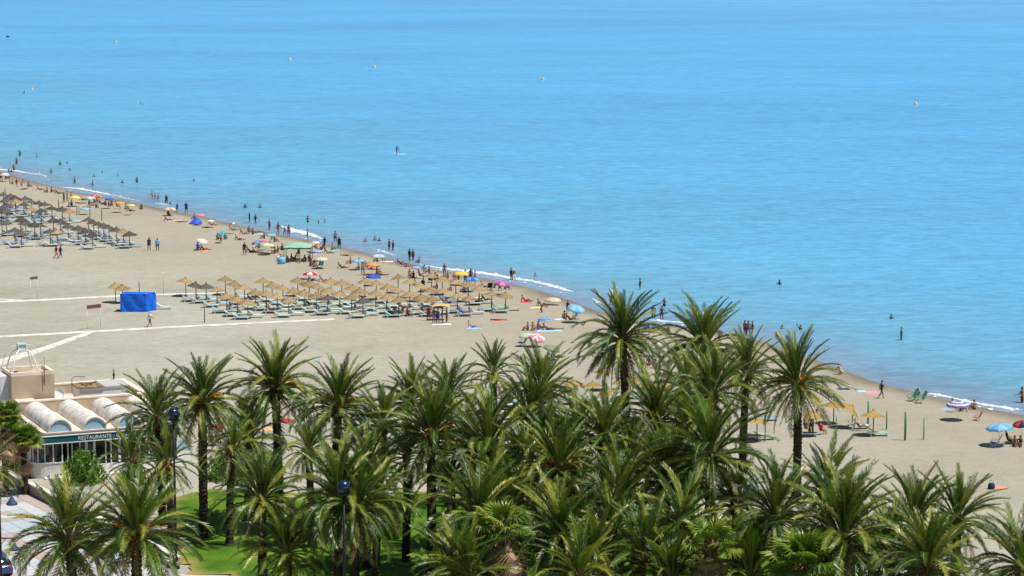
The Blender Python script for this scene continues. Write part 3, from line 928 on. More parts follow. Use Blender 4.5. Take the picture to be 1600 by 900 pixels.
# sign band with its lettering
SBL, SBR = -.15, RW + .1
mb = MB(); mb.box(((SBL + SBR) / 2, -RD - .22, 3.24), (SBR - SBL, .14, .52)); sb = mb.build('sign_band', M['sign_teal'], rest)
mb = MB(); mb.box(((SBL + SBR) / 2, -RD - .24, 3.54), (SBR - SBL + .1, .2, .06)); mb.box(((SBL + SBR) / 2, -RD - .24, 2.94), (SBR - SBL + .1, .2, .07)); mb.build('trim', M['white_frame'], sb)
fc = bpy.data.curves.new('lettering', 'FONT'); fc.body = 'RESTAURANTE \u00b7 GINES'; fc.size = .52; fc.extrude = .015; fc.align_x = 'LEFT'; fc.space_character = 1.06
tmp = bpy.data.objects.new('tmp', fc); COL.objects.link(tmp)
bpy.context.view_layer.update()
tme = bpy.data.meshes.new_from_object(tmp.evaluated_get(bpy.context.evaluated_depsgraph_get()))
bpy.data.objects.remove(tmp)
tme.materials.clear(); tme.materials.append(plain('letter_white', (.8, .8, .8), .5))
xs = [v.co.x for v in tme.vertices]
la = RL(G(116, 681, 3.2))[0]; lb = RL(G(197, 676, 3.2))[0]
kx = (lb - la) / (max(xs) - min(xs))
lt = ob('lettering', tme, sb); lt.matrix_local = Matrix.Translation((la, -RD - .30, 3.09)) @ Matrix.Diagonal((kx, 1, 1, 1)) @ Matrix.Rotation(R(90), 4, 'X') @ Matrix.Diagonal((1, .85, 1, 1))
# glass front: panes between white posts above a low wall
gx = [2.0, 2.35, 3.0, 3.55, 4.2, 5.15, 5.6, 6.3, 7.1, 8.0, 8.8, 9.6, RW - .05]
for a, b_ in zip(gx, gx[1:]):
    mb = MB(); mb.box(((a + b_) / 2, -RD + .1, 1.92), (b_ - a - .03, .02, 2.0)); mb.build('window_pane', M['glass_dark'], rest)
for i, a in enumerate(gx):
    mb = MB(); mb.box((a, -RD + .06, 1.5), (.2 if i % 4 == 3 or i == 4 else .09, .12, 2.88)); mb.build('window_post', M['white_frame'], rest)
mb = MB(); mb.box((RW / 2 + 1, -RD + .1, .5), (RW - 2.2, .16, .8)); mb.build('low_wall', M['white_wall'], rest)
# curved glazed bay at the corner
arc = []
b0 = RL(G(98, 746.5)); b1 = RL(G(55, 750))
cx, cy = b0[0], b0[1]
W_ = b0[0] - b1[0]
for k in range(13):
    t_ = k / 12 * math.pi * .62
    arc.append((b0[0] - W_ * math.sin(min(t_, math.pi / 2)) + (max(0, t_ - math.pi / 2)) * .2, b0[1] + W_ * .55 * (1 - math.cos(t_)) ))
def ribbon(mb, arc, z0, z1, thk):
    for (xa, ya), (xb, yb) in zip(arc, arc[1:]):
        d = Vector((xb - xa, yb - ya, 0)); L = d.length
        mb.box(((xa + xb) / 2, (ya + yb) / 2, (z0 + z1) / 2), (L + thk * .35, thk, z1 - z0), 0, math.atan2(d.y, d.x))
mb = MB(); ribbon(mb, arc, 0, 1.25, .2); bay = mb.build('bay_wall', M['white_wall'], rest)
mb = MB(); ribbon(mb, arc, 1.25, 1.32, .28); ribbon(mb, arc, 2.85, 2.94, .14); mb.build('bay_rail', M['white_frame'], bay)
for k in range(12):
    mb = MB(); ribbon(mb, arc[k:k + 2], 1.32, 2.85, .02); mb.build('pane', M['glass_dark'], bay)
for k in range(0, 13, 2):
    mb = MB(); mb.box((arc[k][0], arc[k][1], 2.08), (.09, .09, 1.54)); mb.build('window_post', M['white_frame'], bay)
mb = MB(); mb.prism([(arc[0][0], -RD)] + arc + [(arc[-1][0], -RD)], 2.94, 3.0); mb.build('bay_roof', M['roof_felt'], bay)
# tower block
TX0, TX1, TY0, TY1 = .35, 4.3, 1.15, 4.6
tp = Vector((A0.x, A0.y, 0)) + RU * TX0 + RV * TY0
TZ = zat(tp, 588)
print('tower top', TZ, [RL(G(16, 600, TZ)), RL(G(86, 585, TZ)), RL(G(17, 588, TZ))])
TX0 = RL(G(16.5, 588, TZ))[0]; TX1 = RL(G(86, 585, TZ))[0]
tw = MB(); tw.box(((TX0 + TX1) / 2, (TY0 + TY1) / 2, TZ / 2 + 1.9), (TX1 - TX0, TY1 - TY0, TZ - 3.8)); two = tw.build('stair_tower', M['beige_wall'], rest)
mb = MB()
for (a, b_, c_, d_) in ((TX0, TX1, TY0, TY0 + .3), (TX0, TX1, TY1 - .3, TY1), (TX0, TX0 + .3, TY0 + .3, TY1 - .3), (TX1 - .3, TX1, TY0 + .3, TY1 - .3)):
    mb.box(((a + b_) / 2, (c_ + d_) / 2, TZ + .14), (b_ - a + .002, d_ - c_ - .002, .28))
mb.build('parapet_cap', M['cream_cap'], two)
mb = MB(); mb.box((TX0 - .35, (TY0 + TY1) / 2 + .6, TZ / 2 - .1), (.7, 2.4, TZ)); mb.build('side_block', M['white_wall'], two)
# arched white frame with a lantern on the tower
LX, LY = RL(G(41, 566, TZ + 1.6)); LY = (TY0 + TY1) / 2
LX = (TX0 + TX1) / 2 - .5
for i, (dx, dy) in enumerate(((-1.1, -1.2), (1.1, -1.2), (1.1, 1.2), (-1.1, 1.2))):
    mb = MB()
    mb.tube([(LX + dx * (1 - s) ** .5 * 1.0 + (.22 if dx > 0 else -.22) * s, LY + dy * (1 - s) ** .5 + (.22 if dy > 0 else -.22) * s, TZ + .1 + 1.95 * s) for s in [j / 8 for j in range(9)]], .06, 6)
    mb.build('arch_leg', M['white_frame'], two)
mb = MB()
for z in (TZ + 2.0, TZ + 2.5): 
    for (c_, d_) in (((LX, LY - .35), (.8, .07)), ((LX, LY + .35), (.8, .07)), ((LX - .35, LY), (.07, .63)), ((LX + .35, LY), (.07, .63))): mb.box((c_[0], c_[1], z), (d_[0], d_[1], .08))
for sx in (-.35, .35):
    for sy in (-.35, .35): mb.box((LX + sx, LY + sy, TZ + 2.25), (.06, .06, .42))
lan = mb.build('lantern', M['white_frame'], two)
mb = MB(); mb.box((LX, LY, TZ + 2.25), (.6, .6, .42)); mb.build('lantern_pane', plain('pale_glass', (.55, .68, .72), .2), lan)
for sx in (-1, 1):
    mb = MB(); mb.tube([(LX + sx * (.4 + 1.45 * s ** .7), LY, TZ + 2.35 - 2.2 * s ** 2.2) for s in [j / 10 for j in range(11)]], .035, 5); mb.build('outer_arch', plain('pale_tube', (.6, .7, .78), .4), two)
mb = MB(); ax = RL(G(76, 590, TZ))[0]; mb.tube([(ax, TY0 - .12, TZ - .9), (ax, TY0 - .12, TZ + 1.5)], .035, 6); mb.box((ax, TY0 - .06, TZ - .4), (.1, .14, .06)); ant = mb.build('antenna_mast', plain('rusty_mast', (.22, .12, .08), .7), two)
mb = MB()
mb.tube([(ax, TY0 - .12, TZ + 1.25), (ax + 1.0, TY0 - .12, TZ + 1.1)], .014, 4)
for i in range(7): mb.tube([(ax + .15 + .13 * i, TY0 - .42, TZ + 1.22 - .02 * i), (ax + .15 + .13 * i, TY0 + .18, TZ + 1.22 - .02 * i)], .016, 4)
mb.build('aerial', plain('orange_aerial', (.6, .33, .16), .6), ant)
# rooftop cabin, dish, vent
kx0, kx1 = RL(G(107, 610, 4.6))[0], RL(G(180, 606, 4.6))[0]
ky0 = 1.5
mb = MB(); mb.box(((kx0 + kx1) / 2, ky0 + 1.2, 4.68), (kx1 - kx0, 2.4, 1.4)); cab = mb.build('roof_cabin', M['white_wall'], rest)
mb = MB(); mb.box((kx0 * .45 + kx1 * .55 - (kx1 - kx0) * .3 , ky0 + 1.2, 5.43), ((kx1 - kx0) * .56, 2.7, .1)); mb.build('mossy_roof', M['moss'], cab)
mb = MB(); mb.box((kx1 - (kx1 - kx0) * .22, ky0 + 1.2, 5.42), ((kx1 - kx0) * .5, 2.6, .09)); mb.build('sheet_roof', M['grey_sheet'], cab)
mb = MB(); mb.lathe([(.17, 0), (.17, .5), (.22, .52), (.22, .6), (0, .62)], 10, (kx0 * .5 + kx1 * .5, ky0 - .2, 4.0)); mb.build('vent_pipe', M['white_frame'], cab)
mb = MB()
for i in range(14):
    r_ = random.Random(i); x = kx0 + .2 + r_.random() * (kx1 - kx0) * .45; y = ky0 + .2 + r_.random() * 2
    mb.box((x, y, 5.53), (r_.uniform(.1, .35), r_.uniform(.1, .3), r_.uniform(.06, .2)), 0, r_.random() * 3)
mb.build('roof_rubble', M['moss'], cab)['kind'] = 'stuff'
dx, dy = RL(G(91, 603, 5.0)); dy = 1.3; 
dx = TX1 + .35
mb = MB()
q = Matrix.Translation((dx, dy - .15, 5.15)) @ Matrix.Rotation(R(60), 4, 'X') @ Matrix.Rotation(R(-18), 4, 'Y')
prof = [(0, .12), (.2, .10), (.38, .03), (.5, -.06)]
n0 = len(mb.v); mb.lathe([(r_, -z) for r_, z in prof] + [(.48, .09)], 16)
mb.v = [tuple(q @ Vector(p)) for p in mb.v]
mb.tube([(dx, dy, 4.0), (dx, dy, 5.1)], .04, 6)
mb.build('satellite_dish', M['white_plastic'], rest)
mb = MB(); vx, vy = RL(G(176, 592, 4.9)); mb.lathe([(.07, 0), (.07, .35), (.14, .4), (.05, .6), (.04, .95), (0, .96)], 8, (vx, BD - .22, 4.9)); mb.build('flue', plain('dark_flue', (.06, .05, .05), .6), rest)
mb = MB()
mb.tube([(kx0 + .6, BD - 1.2, 4.0), (kx0 + .6, BD - 1.2, 5.4), (kx0 + .9, BD - 1.2, 5.6), (kx0 + 1.8, BD - 1.2, 5.5)], .03, 5); mb.build('pipe', plain('dark_pipe', (.08, .08, .08), .6), rest)
# glazed terrace screen beside the restaurant, seen between the palms
sc_ = empty('terrace_screen', G(236, 726), ra)
tag(sc_, 'low white terrace screen with pale glass beside the restaurant', 'screen')
mb = MB(); mb.box((1.7, 0, .45), (3.4, .15, .9)); mb.build('low_wall', M['white_wall'], sc_)
for i in range(3):
    mb = MB(); mb.box((.58 + 1.12 * i, 0, 1.4), (1.02, .02, .94)); mb.build('pane', M['glass_blue'], sc_)
for i in range(4):
    mb = MB(); mb.box((.03 + 1.115 * i, 0, 1.4), (.07, .08, .98)); mb.build('post', M['white_frame'], sc_)

# ------------------------------------------------------------------ promenade: wall, paving, lamps, car
W0, W1 = G(-60, 716.5), G(278, 889)
wdv = (W1 - W0); wl = wdv.length; wa = math.atan2(wdv.y, wdv.x); wdv.normalize()
wn = Vector((-wdv.y, wdv.x, 0))               # towards the beach
wall = empty('promenade_wall', W0, wa)
tag(wall, 'low rough stone promenade wall with a pale coping', 'wall')
n = int(wl / 1.15)
mc = None
for i in range(n):
    L = wl / n
    mb = MB(); mb.box((L / 2, 0, .85), (L - .02, .5, .12)); 
    o = ob('coping_stone', mc or mb.mesh('coping_stone', M['coping']), wall, (i * L, 0, rnd.uniform(-.006, .006)))
    mc = o.data
stones = []
for k in range(5):
    mb = MB(); r_ = random.Random(k)
    w_ = .58 * r_.uniform(.85, 1); h_ = .26 * r_.uniform(.85, 1)
    mb.box((0, 0, 0), (w_, .4, h_)); mb.v = [(x + r_.uniform(-.025, .025), y + r_.uniform(-.02, .02), z + r_.uniform(-.02, .02)) for x, y, z in mb.v]
    stones.append(mb.mesh('stone', M['stone']))
for row in range(3):
    x = .3 + (.3 if row % 2 else 0)
    while x < wl:
        o = ob('stone', rnd.choice(stones), wall, (x, rnd.uniform(-.02, .02), .13 + row * .265)); x += .61
mb = MB(); mb.box((wl / 2, 0, .39), (wl - .05, .33, .78)); mb.build('mortar_core', rough_mat('mortar', (.22, .19, .17), (.32, .28, .25), 5, .95), wall)

pv = MB()
pcs = [W0 - wdv * 30 - wn * .27, W1 + wdv * 6 - wn * .27, W1 + wdv * 6 - wn * 40, W0 - wdv * 30 - wn * 40]
pv.face([(p.x, p.y, .02) for p in pcs][::-1])
pvo = pv.build('promenade_paving', rough_mat('joint_grey', (.30, .29, .28), (.38, .36, .35), 4, .95)); tag(pvo, 'promenade paved in pale blue and pink slabs', kind='structure')
if pvo.data.polygons[0].normal.z < 0: pvo.data.flip_normals()
PV = [rough_mat('pink_slab', (.38, .31, .29), (.45, .375, .355), 2.5, .9), rough_mat('pale_blue_slab', (.36, .42, .47), (.44, .50, .54), 2.5, .9), rough_mat('white_slab', (.46, .47, .48), (.54, .545, .55), 2.5, .9)]  # slab colours darkened to hold some of the tree shade
slm = []
for mtl in PV:
    mb = MB(); mb.box((0, 0, 0), (1.17, 1.17, .08)); slm.append(mb.mesh('slab', mtl))
for i in range(-2, int(wl / 1.2) + 4):
    for j in range(14):
        c = W0 + wdv * (i * 1.2 + .6) - wn * (.9 + j * 1.2)
        if c.y < 168 or c.x > -25: continue
        k = 0 if (i % 5 == 0 or j % 5 == 0 or (i + j) % 7 == 0) else (1 if (i // 5 + j // 5) % 2 == 0 else 2)
        if (i * 7 + j * 3) % 11 == 0: k = 1
        o = ob('slab', slm[k], pvo); o.location = (c.x, c.y, .04 + rnd.uniform(-.004, .004)); o.rotation_euler = (0, 0, wa)

def globe_lamp(px, py, h, label):
    p = G(px, py, h)
    root = empty('street_lamp', (p.x, p.y, gz_lawn(p.x, p.y)))
    tag(root, label, 'street lamp', 'tall blue globe lamps')
    mb = MB(); mb.tube([(0, 0, 0), (0, 0, h - .45)], [.10, .065], 10); mb.build('pole', M['black_iron'], root)
    mb = MB(); mb.lathe([(.24, 0), (.24, .08), (.16, .14), (.16, .8), (.11, .95), (.11, 1.0)], 12); mb.build('base', M['black_iron'], root)
    mb = MB(); mb.lathe([(.07, -.62), (.13, -.55), (.30, -.46), (.36, -.40), (.36, -.36)], 16, (0, 0, h)); mb.build('collar', M['black_iron'], root)
    mb = MB(); mb.lathe([(.30, -.34), (.39, -.20), (.42, 0), (.39, .18), (.30, .33), (.16, .41), (0, .43)], 20, (0, 0, h)); g = mb.build('globe', M['lamp_blue'], root)
    mb = MB(); mb.lathe([(.415, -.05), (.44, -.02), (.44, .02), (.415, .05)], 20, (0, 0, h)); mb.build('band', M['black_iron'], g)
    return root
globe_lamp(271, 647, 11, 'tall black lamp post with a dark blue globe, standing before the restaurant')
globe_lamp(537, 765, 10.5, 'tall black lamp post with a dark blue globe, standing among the lawn palms')

p = G(3.0, 940)
lp = empty('promenade_lamp', p)
tag(lp, 'black promenade lamp with two hanging bell shades beside the blue car', 'street lamp')
mb = MB(); mb.tube([(0, 0, 0), (0, 0, 8.4)], [.10, .06], 10); mb.lathe([(.2, 0), (.2, .5), (.12, .7)], 10); mb.build('pole', M['black_iron'], lp)
for arm_z, ln in ((zat(p, 770), .95), (zat(p, 841), 1.0)):
    mb = MB(); mb.tube([(-.25, 0, arm_z), (ln, 0, arm_z)], .045, 6); mb.tube([(0, 0, arm_z - .45), (.3, 0, arm_z - .12), (.42, 0, arm_z)], .025, 5); arm = mb.build('arm', M['black_iron'], lp)
    mb = MB(); mb.lathe([(.06, 0), (.07, -.28), (.14, -.34), (.20, -.52), (.34, -.66), (.38, -.74), (.38, -.80)], 16, (ln - .12, 0, arm_z)); mb.lathe([(0, -.82), (.2, -.80), (.36, -.76)], 16, (ln - .12, 0, arm_z)); mb.build('bell_shade', plain('shade_blue', (.05, .08, .15), .25), arm)

def car():
    c = G(-11, 896)
    root = empty('parked_car', (c.x, c.y, .08), R(118))
    tag(root, 'dark blue parked car at the edge of the promenade', 'car')
    body = plain('car_blue', (.02, .06, .20), .2, .6)
    def loft(secs, name, m_, par):
        mb = MB()
        k = len(secs[0])
        for s in secs: mb.v += s
        for i in range(len(secs) - 1):
            for j in range(k):
                j2 = (j + 1) % k
                mb.f.append((i * k + j, i * k + j2, (i + 1) * k + j2, (i + 1) * k + j)); mb.m.append(0); mb.sm.append(True)
        mb.f.append(tuple(range(k))[::-1]); mb.f.append(tuple(range((len(secs) - 1) * k, len(secs) * k))); mb.m += [0, 0]; mb.sm += [False, False]
        return mb.build(name, m_, par)
    def ring(x, w, z0, z1, rr):
        return [(x, -w, z0), (x, -w - .03, (z0 + z1) / 2), (x, -w + rr, z1 - rr * .4), (x, -w + 2.5 * rr, z1), (x, w - 2.5 * rr, z1), (x, w - rr, z1 - rr * .4), (x, w + .03, (z0 + z1) / 2), (x, w, z0)]
    loft([ring(x, w, z0, z1, .06) for x, w, z0, z1 in ((-2.15, .66, .42, .70), (-2.05, .80, .30, .90), (-1.2, .87, .24, .98), (0, .88, .22, .98), (.9, .88, .22, .97), (1.6, .84, .24, .88), (2.05, .74, .30, .74), (2.15, .6, .4, .62))], 'body', body, root)
    loft([ring(x, w, .95, z1, .09) for x, w, z1 in ((-1.95, .74, 1.0), (-1.5, .72, 1.34), (-.9, .70, 1.47), (0, .70, 1.50), (.5, .70, 1.42), (1.25, .74, .99))], 'cabin', M['glass_dark'], root)
    mb = MB()
    loft([[(x, -w, z), (x, w, z), (x, w, z + .035), (x, -w, z + .035)] for x, w, z in ((-1.55, .60, 1.33), (-.9, .60, 1.472), (0, .60, 1.502), (.45, .60, 1.44))], 'roof', body, root)
    for x in (-1.3, 1.32):
        for y in (-.82, .82):
            mb = MB(); mb.tube([(x, y - .1, .32), (x, y + .1, .32)], .32, 18, 0, True); w = mb.build('wheel', plain('tyre', (.02, .02, .02), .9), root)
            mb = MB(); mb.tube([(x, y - .108, .32), (x, y + .108, .32)], .2, 14); mb.build('rim', M['steel'], w)
    for y in (-.55, .55):
        mb = MB(); mb.box((2.08, y, .62), (.16, .32, .12)); mb.build('headlight', M['white_plastic'], root)
        mb = MB(); mb.box((-2.12, y, .78), (.1, .26, .12)); mb.build('tail_light', plain('tail_red', (.5, .02, .02), .2), root)
        mb = MB(); mb.box((.85, y * 1.75, 1.02), (.12, .2, .13)); mb.build('mirror', body, root)
car()
# ------------------------------------------------------------------ thatched umbrellas and sun loungers
def thatch_mesh(rad, hgt, seed, mat):
    """ragged straw cone in three layers with a bound tip; apex at z = 0"""
    r = random.Random(seed)
    mb = MB()
    mb.lathe([(.0, -.02), (.12, -.03), (rad * .55, -hgt * .55), (rad * .96, -hgt * .97)], 14, smooth=False)
    mb.lathe([(rad * .96, -hgt * .97), (rad * .5, -hgt * .72), (.05, -.35)], 14, smooth=False)
    for lay, (r0, r1, n) in enumerate(((.0, .42, 26), (.3, .74, 40), (.6, 1.06, 56))):
        for i in range(n):
            a = 2 * math.pi * (i + r.uniform(-.3, .3)) / n
            w = math.pi * rad * (r0 + r1) / n * .8
            ra_, rb_ = rad * r0 + .03, rad * r1 * r.uniform(.93, 1.07)
            za, zb = -hgt * r0 + .05 - .01 * lay, -hgt * (r1 ** .9) * r.uniform(.96, 1.1) + .03
            c, s = math.cos(a), math.sin(a)
            t_ = Vector((-s, c, 0)) * w
            p0 = Vector((ra_ * c, ra_ * s, za)); p1 = Vector((rb_ * c, rb_ * s, zb))
            mb.face((p0 - t_ * .5, p0 + t_ * .5, p1 + t_ * r.uniform(.5, .7), p1 + Vector((c, s, -1)) * r.uniform(.02, .10), p1 - t_ * r.uniform(.5, .7))[::-1])
    mb.lathe([(.16, -.07), (.10, .02), (.13, .10), (.05, .14), (0, .14)], 8)
    return mb.mesh('canopy', mat)
TH = {k: [thatch_mesh(1.06, .56, i, M[mk]) for i in range(3)] for k, mk in (('tan', 'thatch'), ('yellow', 'thatch_yellow'), ('grey', 'thatch_grey'))}
mb = MB(); mb.tube([(0, 0, -.3), (0, 0, 2.05)], .05, 8); mb.lathe([(.05, 1.72), (.12, 1.74), (.12, 1.8), (.05, 1.82)], 8)
POLEM = {k: mb.mesh('pole', M[k]) for k in ('pole_teal', 'pole_wood', 'pole_green')}

def thatched(px, apex, kind, pole, label, group, h=2.25, tilt=None, sc=1.0):
    p = G(px, apex, h)
    root = empty('thatched_umbrella', (p.x, p.y, gz_d(shore_d(p))))
    tag(root, label, 'umbrella', group)
    ob('pole', POLEM[pole], root)
    c = ob('canopy', rnd.choice(TH[kind]), root, (0, 0, h))
    c.rotation_euler = (tilt[0] if tilt else rnd.uniform(-.12, .12), tilt[1] if tilt else rnd.uniform(-.12, .12), rnd.uniform(0, 6))
    s = sc * rnd.uniform(.83, .96)
    c.scale = (s, s, s * rnd.uniform(.92, 1.1))
    return root

def lounger_proto():
    root = empty('sun_lounger')
    mb = MB()
    for s in (-1, 1):
        mb.beam((-.95, s * .31, .30), (.95, s * .31, .30), .06, .07)
        for x in (-.6, .7):
            mb.beam((x, s * .31, .30), (x + (.12 if x > 0 else -.1), s * .31, 0), .05, .06)
    for x in (-.92, .92, -.3): mb.beam((x, -.30, .30), (x, .30, .30), .05, .05)
    for s in (-1, 1): mb.beam((-.32, s * .29, .33), (-.93, s * .29, .72), .045, .05)
    mb.beam((-.75, -.28, .30), (-.82, -.28, .64), .035, .035); mb.beam((-.75, .28, .30), (-.82, .28, .64), .035, .035)
    mb.build('frame', M['white_plastic'], root)
    mb = MB()
    for i in range(4):
        x0_, x1_ = -.28 + .3 * i, -.28 + .3 * (i + 1); z0_ = .355 - .02 * math.sin(math.pi * i / 4); z1_ = .355 - .02 * math.sin(math.pi * (i + 1) / 4)
        mb.face([(x0_, -.28, z0_), (x1_, -.28, z1_), (x1_, .28, z1_), (x0_, .28, z0_)]); mb.face([(x0_, -.28, z0_ - .02), (x0_, .28, z0_ - .02), (x1_, .28, z1_ - .02), (x1_, -.28, z1_ - .02)])
    mb.build('seat', M['sling_pale'], root)
    mb = MB(); mb.beam((-.30, 0, .375), (-.95, 0, .78), .54, .03); mb.build('backrest', M['sling_pale'], root)
    return root
LOUNGE = lounger_proto()
_first = [True]
def lounger(p, rz, sling, label, group):
    if _first[0]:
        o = LOUNGE; _first[0] = False
    else:
        o = copy_tree(LOUNGE)
    o.location = (p.x, p.y, gz_d(shore_d(p))); o.rotation_euler = (0, 0, rz)
    for n_ in ('seat', 'backrest'): setmat(child(o, n_), M[sling])
    tag(o, label, 'sun lounger', group)
    return o

MIDF = [[(290,434),(306,441),(322,443),(339,449),(354,458),(371,463),(387,467)],
        [(352,432),(367,439),(382,445),(399,452),(416,454),(433,458),(451,464)],
        [(411,435),(425,441),(442,446),(458,450),(476,453),(494,457),(512,461)],
        [(465,434),(483,439),(497,444),(513,450),(531,455),(549,459),(567,465)],
        [(517,435),(534,438),(551,445),(562,450),(587,454),(604,459),(623,464)],
        [(570,435),(588,439),(605,444),(622,450),(640,455),(658,460),(676,463)],
        [(622,429),(640,436),(657,442),(675,448),(692,450),(715,458),(733,462)],
        [(674,427),(691,432),(712,437),(732,441),(749,446),(768,455),(790,457)]]
MIDBEDS = {}
GREYS = {(0, 1), (0, 2), (2, 6), (3, 6)}
rowname = ['nearest the sea', 'second from the sea', 'third from the sea', 'middle one', 'third from the palms', 'second from the palms', 'nearest the palms']
for ci, colm in enumerate(MIDF):
    for ri, (x, y) in enumerate(colm):
        g = (ci, ri) in GREYS
        o = thatched(x, y, 'grey' if g else 'tan', 'pole_wood' if g else 'pole_teal',
                 '%s thatched umbrella, %s in the %s line past the blue tent' % ('dark grey' if g else 'straw', rowname[ri], ORD[ci]), 'thatched umbrellas of the middle field')
        if (ri < 3 and ci in (5, 6, 7)) or (ri == 0 and ci < 5): continue
        b_ = o.location.copy()
        for k, (dx, dy) in enumerate(((-.62, -.85), (.75, .8))):
            sl_ = 'sling_pale' if (ci * 3 + ri + k) % 4 else 'sling_sky'
            if ci == 7 and ri > 4: sl_ = 'sling_green'
            if (ci, ri) == (0, 1): sl_ = 'sling_sky'
            if (ci, ri) in ((6, 5), (6, 4)): sl_ = 'sling_blue'
            q = Vector((b_.x + dx + rnd.uniform(-.12, .12), b_.y + dy + rnd.uniform(-.2, .2), 0))
            MIDBEDS[ci, ri, k] = q
            lounger(q, R(8) + rnd.uniform(-.09, .09), sl_, '%s lounger, %s side, umbrella %s, %s line past the blue tent' % (
                {'sling_pale': 'pale green', 'sling_sky': 'pale blue', 'sling_green': 'green', 'sling_blue': 'blue'}[sl_], ('palm', 'sea')[k], rowname[ri], ORD[ci]), 'loungers of the middle field')
LEFTF = [[(5,301),(16,303),(23,306),(39,307),(49,312),(61,314),(70,316),(81,322),(97,323),(108,326)],
         [(7,310),(24,311),(37,316),(49,323),(64,326)],
         [(2,323),(11,317),(9,325)],
         [(32,339),(83,340),(94,342),(106,350),(122,353)],
         [(3,345),(10,344),(40,345),(54,347),(63,349)],
         [(138,340),(146,344),(154,347),(162,349),(170,352),(182,355),(193,358),(202,362)],
         [(23,356),(33,361),(78,358),(89,359),(133,357),(144,363)]]
bandname = ['seaward row', 'second row', 'corner patch', 'middle row', 'fourth row', 'slanting sandy row', 'inland row']
for ri, rw_ in enumerate(LEFTF):
    for ci, (x, y) in enumerate(sorted(rw_)):
        kind = 'tan' if (x, y) in ((24,311),(49,323),(108,326),(89,359),(193,358)) else 'grey'
        o = thatched(x, y, kind, 'pole_wood', '%s thatched umbrella, %s along the %s of the far field' % ('tan' if kind == 'tan' else 'dark weathered', ORD[ci], bandname[ri]), 'thatched umbrellas of the far field')
        b_ = o.location.copy()
        for k, (dx, dy) in enumerate(((-.62, -1.1), (.75, .95))):
            sl_ = ('sling_blue', 'sling_sky', 'sling_blue', 'sling_pale')[(ri * 5 + ci * 3 + k * 2) % 4]
            q = Vector((b_.x + dx + rnd.uniform(-.2, .2), b_.y + dy + rnd.uniform(-.3, .3), 0))
            lounger(q, R(6) + rnd.uniform(-.1, .1), sl_, '%s lounger, %s side, %s umbrella along the %s, far field' % (
                {'sling_pale': 'pale', 'sling_sky': 'light blue', 'sling_blue': 'blue'}[sl_], ('inland', 'sea')[k], ORD[ci], bandname[ri]), 'loungers of the far field')
# two umbrellas by the blue tent
thatched(180, 442, 'tan', 'pole_wood', 'straw umbrella standing just behind the blue tent, nearer the restaurant side', 'umbrellas by the blue tent', 2.35)
thatched(191, 445, 'tan', 'pole_wood', 'straw umbrella overlapping its twin, close against the blue tent', 'umbrellas by the blue tent', 2.2)
q = G(256, 483)
lounger(q, R(5), 'sling_pale', 'single white lounger lying open on the sand beside the blue tent', 'loungers by the blue tent')
# yellow thatched umbrellas among the palms on the near beach
NEARF = [(796,598,'first'),(862,650,''),(897,594,''),(926,596,''),(944,575,''),(950,606,''),(952,642,''),(972,590,''),(985,586,''),(1011,595,''),(973,626,''),(1041,600,''),
         (1183,651,''),(1271,643,'')]
nearwhere = ['beside the first tufted palm', 'half hidden between two palm crowns', 'behind the drooping palm, palm-side', 'with a blue lounger at its foot', 'under the hanging fronds of the tall palm', 'standing clear before the tall dark trunk', 'low, just below the clear one',
             'against the tall dark trunk', 'touching the tall trunk, sea side', 'between the tall trunk and the dense palms', 'below the green fronds by the tall trunk', 'deep behind the dense palms', 'beside the magenta lounger', 'over the bathers behind the single near trunk']
BEDS = []
for (x, y, _), w_ in zip(NEARF, nearwhere):
    o = thatched(x, y, 'yellow', 'pole_green', 'yellow straw umbrella ' + w_, 'yellow umbrellas of the near beach', 2.2)
    b_ = o.location.copy()
    for k, (dx, dy) in enumerate(((-.6, -.8), (.75, .75))):
        if x in (796, 897, 950, 862, 952) or (k and x != 1271):
            lounger(Vector((b_.x + dx, b_.y + dy, 0)), R(7) + rnd.uniform(-.1, .1), 'sling_green' if k else 'sling_pale', '%s lounger, %s side, straw umbrella %s' % ('green' if k else 'pale', ('palm', 'sea')[k], w_), 'loungers of the near beach')
thatched(1365, 641, 'yellow', 'pole_green', 'yellow straw umbrella standing clear on the sand by the green posts', 'yellow umbrellas of the near beach', 2.25, sc=1.05)
thatched(1332, 634, 'yellow', 'pole_green', 'yellow straw umbrella tipped over sideways beside the near palm', 'yellow umbrellas of the near beach', 2.0, tilt=(.55, .45))
thatched(1303, 626, 'yellow', 'pole_green', 'yellow straw umbrella glimpsed through the near palm fronds', 'yellow umbrellas of the near beach', 2.1)
lounger(G(1372, 681), R(3), 'sling_green', 'mint green lounger under the clear yellow umbrella by the green posts', 'loungers of the near beach')
lounger(G(1341, 670), R(10), 'sling_pale', 'white lounger with a sunbather lying on it beside the yellow umbrella', 'loungers of the near beach')
lounger(G(1261, 682), R(4), 'sling_blue', 'blue lounger behind the single near palm trunk', 'loungers of the near beach')
lounger(G(1200, 657), R(4), 'sling_blue', 'blue lounger on the sand seaward of the magenta one', 'loungers of the near beach')
lounger(G(1181, 684), R(4), 'sling_sky', 'blue and white lounger next to the magenta one', 'loungers of the near beach')
o = lounger(G(1170, 686), R(4), 'sling_pale', 'magenta covered lounger beside the palm thicket', 'loungers of the near beach')
for n_ in ('seat', 'backrest'): setmat(child(o, n_), paint(C['magenta']))
o = lounger(G(627, 493), R(0), 'sling_pale', 'lounger with an orange-red cover at the palm-side edge of the umbrella field', 'loungers of the middle field')
for n_ in ('seat', 'backrest'): setmat(child(o, n_), paint(C['coral']))
o = lounger(G(700, 473), R(-20), 'sling_blue', 'royal blue lounger between straw umbrellas near the yellow parasol', 'loungers of the middle field')

